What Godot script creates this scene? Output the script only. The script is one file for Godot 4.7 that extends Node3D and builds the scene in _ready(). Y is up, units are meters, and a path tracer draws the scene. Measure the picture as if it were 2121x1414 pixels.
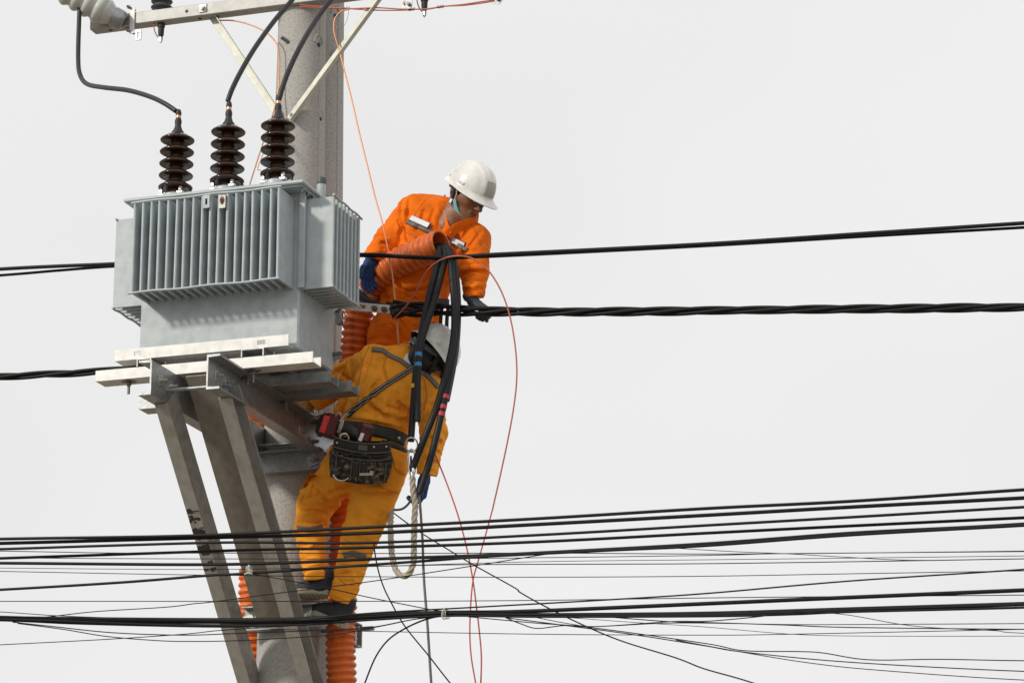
extends Node3D
# A transformer platform on a pair of concrete poles, two linemen, and the street's cables.
# X runs along the street, Z towards the street, Y up, metres. The front right foot of the tank stands at (0, TB, 0).

const TB := 5.3            # height of the tank's foot
var cam: Camera3D
var lens: Basis
var eye := Vector3(4.968, 1.6, 12.055)
var M := {}
var noise := FastNoiseLite.new()
var used := {}

# ---------------------------------------------------------------- mesh builder
class MB:
	var v := PackedVector3Array()
	var n := PackedVector3Array()
	var ix := PackedInt32Array()
	var uv := PackedVector2Array()
	func tri(a: Vector3, b: Vector3, c: Vector3, nn: Vector3) -> void:
		var s := v.size()
		v.append(a); v.append(b); v.append(c)
		n.append(nn); n.append(nn); n.append(nn)
		if (b - a).cross(c - a).dot(nn) > 0.0:
			ix.append(s); ix.append(s + 2); ix.append(s + 1)
		else:
			ix.append(s); ix.append(s + 1); ix.append(s + 2)
	func quad(a: Vector3, b: Vector3, c: Vector3, d: Vector3, nn: Vector3) -> void:
		tri(a, b, c, nn)
		tri(a, c, d, nn)
	# a grid of rows of points; smooth normals come from the grid itself
	func grid(rows: Array, close_u := false, flip := false) -> void:
		var s := v.size()
		var nr := rows.size()
		var nc: int = rows[0].size()
		for i in nr:
			for j in nc:
				var r: PackedVector3Array = rows[i]
				var up: Vector3 = rows[mini(i + 1, nr - 1)][j] - rows[maxi(i - 1, 0)][j]
				var j0 := j - 1
				var j1 := j + 1
				if close_u:
					j0 = (j - 1 + nc) % nc
					j1 = (j + 1) % nc
				else:
					j0 = maxi(j0, 0)
					j1 = mini(j1, nc - 1)
				var ar: Vector3 = r[j1] - r[j0]
				var nn := ar.cross(up).normalized()
				if flip: nn = -nn
				v.append(r[j]); n.append(nn)
		var m := nc if close_u else nc - 1
		for i in nr - 1:
			for j in m:
				var a := s + i * nc + j
				var b := s + i * nc + (j + 1) % nc
				var c := b + nc
				var d := a + nc
				if flip:
					ix.append_array(PackedInt32Array([a, b, c, a, c, d]))
				else:
					ix.append_array(PackedInt32Array([a, c, b, a, d, c]))
	func box(c: Vector3, size: Vector3, b := Basis.IDENTITY, ch := 0.0) -> void:
		var h := size * 0.5
		var e := minf(ch, minf(h.x, minf(h.y, h.z)) * 0.9)
		for ax in 3:
			for s in [-1.0, 1.0]:
				var u := (ax + 1) % 3
				var w := (ax + 2) % 3
				var p: Array[Vector3] = []
				for q in [[-1, -1], [1, -1], [1, 1], [-1, 1]]:
					var l := Vector3.ZERO
					l[ax] = s * h[ax]
					l[u] = q[0] * (h[u] - e)
					l[w] = q[1] * (h[w] - e)
					p.append(c + b * l)
				var nn := Vector3.ZERO
				nn[ax] = s
				quad(p[0], p[1], p[2], p[3], b * nn)
		if e <= 0.0: return
		for ax in 3:
			var u := (ax + 1) % 3
			var w := (ax + 2) % 3
			for su in [-1.0, 1.0]:
				for sw in [-1.0, 1.0]:
					var p: Array[Vector3] = []
					for q in [[-1, 0], [1, 0], [1, 1], [-1, 1]]:
						var l := Vector3.ZERO
						l[ax] = q[0] * (h[ax] - e)
						l[u] = su * (h[u] - (0.0 if q[1] == 0 else e))
						l[w] = sw * (h[w] - (e if q[1] == 0 else 0.0))
						p.append(c + b * l)
					var nn := Vector3.ZERO
					nn[u] = su; nn[w] = sw
					quad(p[0], p[1], p[2], p[3], (b * nn).normalized())
		for sx in [-1.0, 1.0]:
			for sy in [-1.0, 1.0]:
				for sz in [-1.0, 1.0]:
					var k := Vector3(sx, sy, sz)
					tri(c + b * (k * Vector3(h.x, h.y - e, h.z - e)), c + b * (k * Vector3(h.x - e, h.y, h.z - e)), c + b * (k * Vector3(h.x - e, h.y - e, h.z)), (b * k).normalized())
	# polygon in the x-y plane of t, drawn out along its z from 0 to len
	func extrude(poly: PackedVector2Array, t: Transform3D, length: float) -> void:
		var ids := Geometry2D.triangulate_polygon(poly)
		var area := 0.0
		for i in poly.size():
			area += poly[i].cross(poly[(i + 1) % poly.size()])
		for k in range(0, ids.size(), 3):
			var a := poly[ids[k]]
			var b := poly[ids[k + 1]]
			var c := poly[ids[k + 2]]
			tri(t * Vector3(a.x, a.y, 0), t * Vector3(b.x, b.y, 0), t * Vector3(c.x, c.y, 0), t.basis * Vector3(0, 0, -1))
			tri(t * Vector3(a.x, a.y, length), t * Vector3(b.x, b.y, length), t * Vector3(c.x, c.y, length), t.basis * Vector3(0, 0, 1))
		for i in poly.size():
			var a := poly[i]
			var b := poly[(i + 1) % poly.size()]
			var d := b - a
			var nn := Vector2(d.y, -d.x).normalized() * signf(area)
			quad(t * Vector3(a.x, a.y, 0), t * Vector3(b.x, b.y, 0), t * Vector3(b.x, b.y, length), t * Vector3(a.x, a.y, length), t.basis * Vector3(nn.x, nn.y, 0))
	func tube(pts: PackedVector3Array, rad: Variant, sides := 8, caps := true, inward := false) -> void:
		var rows: Array = []
		var t0 := (pts[1] - pts[0]).normalized()
		var nn := t0.cross(Vector3(0.13, 0.31, 0.94)).normalized()
		if nn.length() < 0.5: nn = t0.cross(Vector3.RIGHT).normalized()
		for i in pts.size():
			var t := (pts[mini(i + 1, pts.size() - 1)] - pts[maxi(i - 1, 0)]).normalized()
			nn = (nn - t * nn.dot(t)).normalized()
			var bb := t.cross(nn)
			var r: float = rad[i] if rad is PackedFloat32Array else rad
			var row := PackedVector3Array()
			for k in sides:
				var a := TAU * k / sides
				row.append(pts[i] + (nn * cos(a) + bb * sin(a)) * r)
			rows.append(row)
		grid(rows, true, inward)
		if caps:
			for e in [0, pts.size() - 1]:
				var d := (pts[0] - pts[1]).normalized() if e == 0 else (pts[e] - pts[e - 1]).normalized()
				for k in sides:
					tri(pts[e], rows[e][k], rows[e][(k + 1) % sides], d)
	# profile of Vector2(radius, height) turned about the y axis of t
	func lathe(prof: PackedVector2Array, t: Transform3D, sides := 24) -> void:
		var rows: Array = []
		for p in prof:
			var row := PackedVector3Array()
			for k in sides:
				var a := TAU * k / sides
				row.append(t * Vector3(cos(a) * p.x, p.y, -sin(a) * p.x))
			rows.append(row)
		grid(rows, true)
	func bolt(p: Vector3, dir: Vector3, r: float, head: float, shank := 0.0, plate := 0.0) -> void:
		var d := dir.normalized()
		var u := d.cross(Vector3(0.3, 0.9, 0.2)).normalized()
		var b := Basis(u, d.cross(u), d)
		if plate > 0.0: box(p + d * 0.002, Vector3(plate, plate, 0.005), b, 0.001)
		var hex := PackedVector2Array()
		for k in 6: hex.append(Vector2(cos(TAU * k / 6), sin(TAU * k / 6)) * r)
		extrude(hex, Transform3D(b, p + d * 0.004), head)
		if shank > 0.0: tube(PackedVector3Array([p + d * head, p + d * (head + shank)]), r * 0.55, 8)
	func mesh() -> ArrayMesh:
		var a := []
		a.resize(Mesh.ARRAY_MAX)
		a[Mesh.ARRAY_VERTEX] = v
		a[Mesh.ARRAY_NORMAL] = n
		if uv.size() == v.size(): a[Mesh.ARRAY_TEX_UV] = uv
		a[Mesh.ARRAY_INDEX] = ix
		var m := ArrayMesh.new()
		m.add_surface_from_arrays(Mesh.PRIMITIVE_TRIANGLES, a)
		return m

# ---------------------------------------------------------------- distance field for bodies, heads and gloves
class Field:
	var o: Vector3
	var h: float
	var nx: int
	var ny: int
	var nz: int
	var d := PackedFloat32Array()
	var nz3: FastNoiseLite
	func _init(lo: Vector3, hi: Vector3, cell: float, ns: FastNoiseLite) -> void:
		o = lo; h = cell; nz3 = ns
		nx = int(ceil((hi.x - lo.x) / cell)) + 1
		ny = int(ceil((hi.y - lo.y) / cell)) + 1
		nz = int(ceil((hi.z - lo.z) / cell)) + 1
		d.resize(nx * ny * nz)
		d.fill(1.0)
	# tapered capsule, flattened by `flat` along `fd`, joined with softness k; fold = depth of the creases across the limb; carve takes it away
	func cap(a: Vector3, b: Vector3, ra: float, rb: float, k := 0.03, fold := 0.0, fd := Vector3.ZERO, flat := 1.0, fdir := Vector3.ZERO, ff := 30.0, carve := false) -> void:
		var m := maxf(ra, rb) + k + 3.0 * h + fold
		var lo := (Vector3(minf(a.x, b.x), minf(a.y, b.y), minf(a.z, b.z)) - Vector3.ONE * m - o) / h
		var hi := (Vector3(maxf(a.x, b.x), maxf(a.y, b.y), maxf(a.z, b.z)) + Vector3.ONE * m - o) / h
		var x0 := maxi(int(lo.x), 0); var x1 := mini(int(hi.x) + 1, nx - 1)
		var y0 := maxi(int(lo.y), 0); var y1 := mini(int(hi.y) + 1, ny - 1)
		var z0 := maxi(int(lo.z), 0); var z1 := mini(int(hi.z) + 1, nz - 1)
		var has_flat := flat != 1.0
		var aa := a
		var bb := b
		if has_flat:
			aa = a + fd * (a.dot(fd) * (flat - 1.0))
			bb = b + fd * (b.dot(fd) * (flat - 1.0))
		var ab := bb - aa
		var l2 := maxf(ab.length_squared(), 1e-9)
		var ax := fdir if fdir != Vector3.ZERO else (b - a).normalized()
		for z in range(z0, z1 + 1):
			for y in range(y0, y1 + 1):
				var row := (z * ny + y) * nx
				for x in range(x0, x1 + 1):
					var w := o + Vector3(x, y, z) * h
					var p := w
					if has_flat: p = p + fd * (p.dot(fd) * (flat - 1.0))
					var t := clampf((p - aa).dot(ab) / l2, 0.0, 1.0)
					var e := (p - aa - ab * t).length() - lerpf(ra, rb, t)
					if fold > 0.0 and absf(e) < 4.0 * h + fold:
						var s := w.dot(ax)
						var q := (w - ax * s) * 4.0 + ax * (s * ff * 0.62)
						var r := nz3.get_noise_3d(q.x, q.y, q.z)
						e -= fold * (0.9 * r + 0.55 * (1.0 - 2.0 * smoothstep(0.0, 0.5, absf(r))))
					var i := row + x
					var c := d[i]
					if carve:
						e = -e
						var g0 := maxf(k - absf(c - e), 0.0) / k
						d[i] = maxf(c, e) + g0 * g0 * k * 0.25
					else:
						var g := maxf(k - absf(c - e), 0.0) / k
						d[i] = minf(c, e) - g * g * k * 0.25
	# cuts the body off square at a hem: all within `r` of p that lies past it along n
	func cut(p: Vector3, n: Vector3, r: float) -> void:
		var m := Vector3.ONE * (r + 2.0 * h)
		var lo := (p - m - o) / h
		var hi := (p + m - o) / h
		for z in range(maxi(int(lo.z), 0), mini(int(hi.z) + 1, nz - 1) + 1):
			for y in range(maxi(int(lo.y), 0), mini(int(hi.y) + 1, ny - 1) + 1):
				for x in range(maxi(int(lo.x), 0), mini(int(hi.x) + 1, nx - 1) + 1):
					var q := o + Vector3(x, y, z) * h - p
					if q.length_squared() > r * r: continue
					var i := (z * ny + y) * nx + x
					d[i] = maxf(d[i], q.dot(n))
	func val(p: Vector3) -> float:
		var q := (p - o) / h
		var x := int(floor(q.x)); var y := int(floor(q.y)); var z := int(floor(q.z))
		if x < 0 or y < 0 or z < 0 or x >= nx - 1 or y >= ny - 1 or z >= nz - 1: return 1.0
		var f := q - Vector3(x, y, z)
		var i := (z * ny + y) * nx + x
		var s := nx * ny
		var a := lerpf(lerpf(d[i], d[i + 1], f.x), lerpf(d[i + nx], d[i + nx + 1], f.x), f.y)
		var b := lerpf(lerpf(d[i + s], d[i + s + 1], f.x), lerpf(d[i + s + nx], d[i + s + nx + 1], f.x), f.y)
		return lerpf(a, b, f.z)
	func grad(p: Vector3) -> Vector3:
		var e := h * 0.9
		return Vector3(val(p + Vector3(e, 0, 0)) - val(p - Vector3(e, 0, 0)), val(p + Vector3(0, e, 0)) - val(p - Vector3(0, e, 0)), val(p + Vector3(0, 0, e)) - val(p - Vector3(0, 0, e))).normalized()
	# first point of the surface met from `from` along `dir`
	func meet(from: Vector3, dir: Vector3, reach: float) -> Vector3:
		var t := 0.0
		while t < reach:
			var p := from + dir * t
			var e := val(p)
			if e < 0.0:
				return p + dir * e
			t += clampf(e * 0.5, 0.0015, 0.010)
		return Vector3.INF
	func wrinkle(amp: float, freq: float) -> void:
		for z in nz:
			for y in ny:
				var row := (z * ny + y) * nx
				for x in nx:
					var i := row + x
					var e := d[i]
					if absf(e) < 3.0 * h:
						d[i] = e + amp * nz3.get_noise_3d((o.x + x * h) * freq, (o.y + y * h) * freq, (o.z + z * h) * freq)
	func add_to(mb: MB) -> void:
		var base := mb.v.size()
		var id := PackedInt32Array()
		id.resize(nx * ny * nz)
		id.fill(-1)
		var s := nx * ny
		var off := PackedInt32Array([0, 1, nx, nx + 1, s, s + 1, s + nx, s + nx + 1])
		var ea := PackedInt32Array([0, 2, 4, 6, 0, 1, 4, 5, 0, 1, 2, 3])
		var eb := PackedInt32Array([1, 3, 5, 7, 2, 3, 6, 7, 4, 5, 6, 7])
		var far := 5.0 * h
		for z in nz - 1:
			for y in ny - 1:
				for x in nx - 1:
					var i := z * s + y * nx + x
					if absf(d[i]) > far: continue
					var inside := 0
					for k in 8:
						if d[i + off[k]] < 0.0: inside += 1
					if inside == 0 or inside == 8: continue
					var p := Vector3.ZERO
					var c := 0
					for e in 12:
						var da := d[i + off[ea[e]]]
						var db := d[i + off[eb[e]]]
						if (da < 0.0) != (db < 0.0):
							var t := da / (da - db)
							var ka := ea[e]
							var kb := eb[e]
							var pa := Vector3(ka & 1, (ka >> 1) & 1, ka >> 2)
							var pb := Vector3(kb & 1, (kb >> 1) & 1, kb >> 2)
							p += pa.lerp(pb, t)
							c += 1
					var w := o + (Vector3(x, y, z) + p / c) * h
					id[i] = mb.v.size()
					mb.v.append(w)
					mb.n.append(grad(w))
		for z in range(1, nz - 1):
			for y in range(1, ny - 1):
				for x in range(1, nx - 1):
					var i := z * s + y * nx + x
					var a := d[i]
					if absf(a) > far: continue
					for ax in 3:
						var st: int = [1, nx, s][ax]
						var b := d[i + st]
						if (a < 0.0) == (b < 0.0): continue
						var u: int = [nx, s, 1][ax]
						var w: int = [s, 1, nx][ax]
						var q0 := id[i]; var q1 := id[i - u]; var q2 := id[i - u - w]; var q3 := id[i - w]
						if q0 < 0 or q1 < 0 or q2 < 0 or q3 < 0: continue
						if a < 0.0:
							mb.ix.append_array(PackedInt32Array([q0, q2, q1, q0, q3, q2]))
						else:
							mb.ix.append_array(PackedInt32Array([q0, q1, q2, q0, q2, q3]))

# ---------------------------------------------------------------- helpers
func numbered(called: String) -> String:
	var k: int = used.get(called, 0)
	used[called] = k + 1
	return called if k == 0 else "%s_%03d" % [called, k]
func tag(o: Node, label: String, category: String, group := "") -> Node:
	o.set_meta("label", label)
	o.set_meta("category", category)
	if group != "": o.set_meta("group", group)
	return o
func thing(called: String, label: String, category: String, pos := Vector3.ZERO, group := "") -> Node3D:
	var o := Node3D.new()
	o.name = numbered(called)
	add_child(o)
	o.position = pos
	tag(o, label, category, group)
	return o
# commits a builder as one mesh; points are in world metres, the node keeps them
func obj(called: String, mb: MB, m: Material, parent: Node3D = null) -> MeshInstance3D:
	var o := MeshInstance3D.new()
	if mb.v.size() > 0: o.mesh = mb.mesh()
	o.material_override = m
	o.cast_shadow = GeometryInstance3D.SHADOW_CASTING_SETTING_ON
	if parent == null:
		o.name = numbered(called)
		add_child(o)
	else:
		o.name = called
		parent.add_child(o, true)
		var q := parent
		var off := Vector3.ZERO
		while q != self:
			off += q.position
			q = q.get_parent()
		o.position = -off
	return o
# a point on the sight line through (x, y) of the 2121 x 1414 picture, on the plane z
func at(x: float, y: float, z: float) -> Vector3:
	var dir := lens * Vector3((x - 1060.5) / 6000.0, -(y - 707.0) / 6000.0, -1.0)
	return eye + dir * ((z - eye.z) / dir.z)
func sight(x: float, y: float) -> Vector3:
	return (lens * Vector3((x - 1060.5) / 6000.0, -(y - 707.0) / 6000.0, -1.0)).normalized()
func scale_at(p: Vector3) -> float:      # picture units a metre takes up at p
	return 6000.0 / -(lens.inverse() * (p - eye)).z
# [x, y, z, x, y, z ...] to points
func pts3(a: Array) -> PackedVector3Array:
	var r := PackedVector3Array()
	for i in range(0, a.size(), 3): r.append(at(a[i], a[i + 1], a[i + 2]))
	return r
func pts2(a: Array, z: float) -> PackedVector3Array:
	var r := PackedVector3Array()
	for i in range(0, a.size(), 2): r.append(at(a[i], a[i + 1], z))
	return r
func smooth(p: PackedVector3Array, per := 8) -> PackedVector3Array:
	var r := PackedVector3Array()
	for i in p.size() - 1:
		var a := p[maxi(i - 1, 0)]
		var d := p[mini(i + 2, p.size() - 1)]
		for k in per:
			r.append(p[i].cubic_interpolate(p[i + 1], a, d, float(k) / per))
	r.append(p[p.size() - 1])
	return r
func even(p: PackedVector3Array, step: float) -> PackedVector3Array:
	var c := Curve3D.new()
	c.bake_interval = step
	for q in p: c.add_point(q)
	var n := maxi(2, int(c.get_baked_length() / step))
	var r := PackedVector3Array()
	for i in n + 1: r.append(c.sample_baked(c.get_baked_length() * i / n))
	return r
func wire(called: String, label: String, category: String, p: PackedVector3Array, thick: float, m: Material, group := "", sides := 8) -> MeshInstance3D:
	var q := smooth(p)
	var mid := q[q.size() / 2]
	var mb := MB.new()
	mb.tube(q, thick * 0.5 / scale_at(mid), sides)
	var o := obj(called, mb, m)
	tag(o, label, category, group)
	return o
func noise_tex(freq: float, ramp: Array, seed_ := 1, size := 512, normal := false, bump := 2.0, kind := FastNoiseLite.TYPE_SIMPLEX_SMOOTH, oct := 4) -> NoiseTexture2D:
	var f := FastNoiseLite.new()
	f.seed = seed_
	f.noise_type = kind
	f.frequency = freq
	f.fractal_octaves = oct
	var t := NoiseTexture2D.new()
	t.width = size
	t.height = size
	t.seamless = true
	t.noise = f
	t.generate_mipmaps = false
	if normal:
		t.as_normal_map = true
		t.bump_strength = bump
	elif ramp.size() > 0:
		var g := Gradient.new()
		g.offsets = PackedFloat32Array()
		g.colors = PackedColorArray()
		var off := PackedFloat32Array()
		var col := PackedColorArray()
		for r in ramp:
			off.append(r[0])
			col.append(r[1])
		g.offsets = off
		g.colors = col
		t.color_ramp = g
	return t
func lin(r: float, g: float, b: float) -> Color:
	return Color(r, g, b).linear_to_srgb()
func mat(key: String, c: Color, rough: float, metal := 0.0, tex: Texture2D = null, tile := 1.0, bump: Texture2D = null, depth := 0.5, spec := 0.5) -> StandardMaterial3D:
	var m := StandardMaterial3D.new()
	m.albedo_color = c
	m.roughness = rough
	m.metallic = metal
	m.metallic_specular = spec
	if tex != null: m.albedo_texture = tex
	if bump != null:
		m.normal_enabled = true
		m.normal_texture = bump
		m.normal_scale = depth
	if tex != null or bump != null:
		m.uv1_triplanar = true
		m.uv1_world_triplanar = true
		m.uv1_scale = Vector3.ONE * tile
	M[key] = m
	return m

func materials() -> void:
	var W := Color.WHITE
	var g1 := noise_tex(0.012, [[0.0, Color(0.90, 0.91, 0.90)], [0.45, Color(0.97, 0.97, 0.965)], [0.7, W], [1.0, Color(0.98, 0.99, 0.99)]], 3)
	mat("tank", lin(0.43, 0.485, 0.51), 0.42, 0.0, g1, 1.6, noise_tex(0.02, [], 8, 256, true, 1.0), 0.25)
	var gv := noise_tex(0.03, [[0.0, Color(0.84, 0.835, 0.82)], [0.4, Color(0.94, 0.94, 0.93)], [0.65, W], [1.0, Color(0.96, 0.96, 0.955)]], 5, 512, false, 1.0, FastNoiseLite.TYPE_SIMPLEX_SMOOTH, 5)
	var gn := noise_tex(0.05, [], 6, 256, true, 1.5)
	mat("galv", lin(0.37, 0.39, 0.40), 0.38, 0.65, gv, 1.5, gn, 0.12)
	mat("galv_lit", lin(0.70, 0.70, 0.685), 0.55, 0.25, g1, 2.0, gn, 0.05)  # paler copy of galv; the sunlit white of the front channels is in its colour
	# struts: thin brown road dust in speckles on the zinc
	var dust := noise_tex(0.018, [[0.0, Color(0.82, 0.79, 0.74)], [0.35, Color(0.92, 0.90, 0.87)], [0.6, Color(0.97, 0.96, 0.94)], [1.0, Color(0.99, 0.985, 0.975)]], 15, 512, false, 1.0, FastNoiseLite.TYPE_SIMPLEX_SMOOTH, 6)
	mat("strut", lin(0.48, 0.485, 0.48), 0.42, 0.45, dust, 1.6, gn, 0.12)
	mat("plate", lin(0.30, 0.28, 0.25), 0.6, 0.2, dust, 1.9, gn, 0.2)
	mat("grime", lin(0.035, 0.031, 0.027), 0.9)
	mat("bolt", lin(0.20, 0.20, 0.195), 0.45, 0.7)
	mat("bolt_bright", lin(0.5, 0.5, 0.48), 0.35, 0.8)
	var con := noise_tex(0.03, [[0.0, Color(0.78, 0.77, 0.755)], [0.38, Color(0.91, 0.905, 0.895)], [0.6, Color(0.975, 0.97, 0.96)], [1.0, W]], 21, 1024, false, 1.0, FastNoiseLite.TYPE_SIMPLEX_SMOOTH, 6)
	mat("concrete", lin(0.45, 0.447, 0.432), 0.9, 0.0, con, 1.9, noise_tex(0.06, [], 22, 512, true, 3.0), 0.3)
	mat("porcelain", lin(0.045, 0.020, 0.012), 0.16, 0.0, noise_tex(0.02, [[0.0, Color(0.7, 0.62, 0.55)], [0.5, W], [1.0, W]], 31, 256), 6.0)
	mat("porcelain_white", lin(0.55, 0.57, 0.54), 0.18)
	mat("polymer", lin(0.08, 0.085, 0.09), 0.5)
	mat("black", lin(0.018, 0.018, 0.019), 0.5, 0.0, noise_tex(0.04, [[0.0, Color(0.75, 0.74, 0.73)], [0.6, W], [1.0, W]], 33, 256), 4.0)
	mat("black_cable", lin(0.011, 0.0105, 0.011), 0.5, 0.0, null, 1.0, null, 0.5, 0.3)
	mat("black_tape", lin(0.022, 0.022, 0.024), 0.6)
	mat("grey_cable", lin(0.11, 0.105, 0.105), 0.5)
	mat("drape", lin(0.017, 0.0175, 0.0185), 0.48, 0.0, noise_tex(0.05, [[0.0, Color(0.8, 0.8, 0.8)], [0.5, W], [1.0, W]], 34, 256), 5.0, null, 0.5, 0.35)
	mat("copper", lin(0.62, 0.27, 0.13), 0.4, 0.4)
	mat("copper_red", lin(0.42, 0.11, 0.06), 0.45, 0.2)
	mat("copper_bare", lin(0.72, 0.34, 0.2), 0.35, 0.9)
	mat("red_wire", lin(0.50, 0.07, 0.05), 0.5)
	mat("rust", lin(0.23, 0.11, 0.05), 0.9, 0.0, dust, 20.0)
	mat("cream", lin(0.60, 0.61, 0.54), 0.5, 0.15, g1, 1.7, gn, 0.1)
	mat("crossarm", lin(0.42, 0.42, 0.41), 0.5, 0.3, g1, 1.5, gn, 0.1)
	mat("steel", lin(0.55, 0.54, 0.52), 0.3, 0.9)
	mat("hose", lin(0.76, 0.165, 0.025), 0.38, 0.0, noise_tex(0.012, [[0.0, Color(0.72, 0.66, 0.62)], [0.45, Color(0.96, 0.95, 0.93)], [1.0, W]], 41, 512), 2.4)
	var weave := Image.create(128, 128, false, Image.FORMAT_RGB8)
	for y in 128:
		for x in 128:
			var k := 0.5 + 0.25 * sin(x * TAU / 8.0 + y * TAU / 8.0) + 0.12 * sin(x * TAU / 4.0 - y * TAU / 16.0)
			weave.set_pixel(x, y, Color(k, k, k))
	weave.bump_map_to_normal_map(1.2)
	var wt := ImageTexture.create_from_image(weave)
	var crumple := noise_tex(0.016, [], 52, 512, true, 9.0, FastNoiseLite.TYPE_SIMPLEX_SMOOTH, 3)
	var soil1 := noise_tex(0.010, [[0.0, Color(0.80, 0.74, 0.70)], [0.4, Color(0.95, 0.93, 0.91)], [0.65, W], [1.0, W]], 51, 512)
	var soil2 := noise_tex(0.009, [[0.0, Color(0.84, 0.79, 0.73)], [0.38, Color(0.95, 0.93, 0.90)], [0.62, W], [1.0, W]], 55, 512)
	for a in [["suit_bright", lin(0.86, 0.175, 0.007), soil1], ["suit_faded", lin(0.95, 0.375, 0.034), soil2]]:
		var m := mat(a[0], a[1], 0.82, 0.0, a[2], 1.6, crumple, 0.18, 0.25)
		m.rim_enabled = true
		m.rim = 0.25
		m.rim_tint = 0.7
	mat("suit_seam", lin(0.50, 0.10, 0.008), 0.9)
	mat("tape_grey", lin(0.16, 0.145, 0.115), 0.55, 0.0, noise_tex(0.05, [[0.0, Color(0.75, 0.75, 0.75)], [0.6, W], [1.0, W]], 57, 256), 8.0)
	mat("patch", lin(0.78, 0.78, 0.80), 0.6)
	mat("patch_edge", lin(0.05, 0.06, 0.16), 0.8)
	mat("skin", lin(0.30, 0.14, 0.075), 0.5, 0.0, noise_tex(0.03, [[0.0, Color(0.8, 0.76, 0.74)], [0.5, W], [1.0, W]], 61, 256), 5.0, noise_tex(0.06, [], 62, 256, true, 1.5), 0.25)
	M.skin.subsurf_scatter_enabled = true
	M.skin.subsurf_scatter_strength = 0.12
	mat("lip", lin(0.13, 0.045, 0.03), 0.5)
	mat("hair", lin(0.012, 0.011, 0.010), 0.6)
	mat("scarf", lin(0.014, 0.013, 0.013), 0.45)
	mat("helmet", lin(0.78, 0.78, 0.75), 0.28, 0.0, noise_tex(0.02, [[0.0, Color(0.90, 0.89, 0.86)], [0.5, W], [1.0, W]], 65, 256), 5.0)
	mat("helmet_label", lin(0.42, 0.41, 0.36), 0.5)
	mat("helmet_inside", lin(0.05, 0.05, 0.05), 0.7)
	mat("strap_black", lin(0.02, 0.02, 0.02), 0.75)
	mat("mask", lin(0.22, 0.52, 0.55), 0.8)
	mat("glove", lin(0.016, 0.060, 0.19), 0.85, 0.0, noise_tex(0.03, [[0.0, Color(0.55, 0.55, 0.6)], [0.5, W], [1.0, W]], 67, 256), 7.0, wt, 0.6)
	mat("glove_palm", lin(0.035, 0.045, 0.065), 0.7, 0.0, noise_tex(0.03, [[0.0, Color(0.6, 0.6, 0.6)], [0.5, W], [1.0, W]], 68, 256), 7.0, wt, 0.5)
	mat("glove_tan", lin(0.42, 0.19, 0.045), 0.85, 0.0, soil2, 6.0, wt, 0.5)
	mat("shoe", lin(0.022, 0.026, 0.034), 0.75, 0.0, null, 1.0, wt, 0.6)
	mat("sole", lin(0.42, 0.38, 0.31), 0.85, 0.0, dust, 6.0, gn, 0.5)
	mat("belt", lin(0.022, 0.026, 0.019), 0.7, 0.0, null, 1.0, wt, 0.5)
	mat("webbing", lin(0.035, 0.034, 0.032), 0.8)
	mat("webbing_pale", lin(0.42, 0.38, 0.32), 0.8)
	var f := FastNoiseLite.new()
	f.seed = 71
	var camo := noise_tex(0.011, [[0.0, Color(0.07, 0.065, 0.06)], [0.40, Color(0.07, 0.065, 0.06)], [0.405, Color(0.16, 0.155, 0.12)], [0.58, Color(0.16, 0.155, 0.12)], [0.585, Color(0.27, 0.22, 0.16)], [0.70, Color(0.27, 0.22, 0.16)], [0.705, Color(0.52, 0.46, 0.36)], [1.0, Color(0.52, 0.46, 0.36)]], 71, 512, false, 1.0, FastNoiseLite.TYPE_SIMPLEX_SMOOTH, 2)
	mat("camo", Color.WHITE, 0.85, 0.0, camo, 5.0, wt, 0.5)
	mat("piping", lin(0.10, 0.085, 0.07), 0.8)
	mat("leather", lin(0.020, 0.018, 0.016), 0.55)
	mat("drill_red", lin(0.095, 0.012, 0.014), 0.45)
	mat("drill_black", lin(0.016, 0.016, 0.018), 0.5)
	mat("drill_label", lin(0.75, 0.05, 0.05), 0.4, 0.0, noise_tex(0.03, [[0.0, Color(0.35, 0.25, 0.65)], [0.32, Color(0.75, 0.3, 0.5)], [0.42, W], [1.0, W]], 75, 256), 14.0)
	mat("rope", lin(0.40, 0.35, 0.27), 0.95)
	mat("rope_dull", lin(0.24, 0.20, 0.15), 0.95)
	mat("tie", lin(0.62, 0.60, 0.54), 0.5)
	mat("tape_yellow", lin(0.72, 0.48, 0.02), 0.5)
	mat("tape_blue", lin(0.02, 0.19, 0.48), 0.5)
	mat("tape_red", lin(0.55, 0.04, 0.05), 0.5)
	mat("ground", lin(0.27, 0.225, 0.175), 0.95, 0.0, con, 0.35)
	mat("road", lin(0.17, 0.15, 0.125), 0.9, 0.0, con, 0.6)

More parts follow.
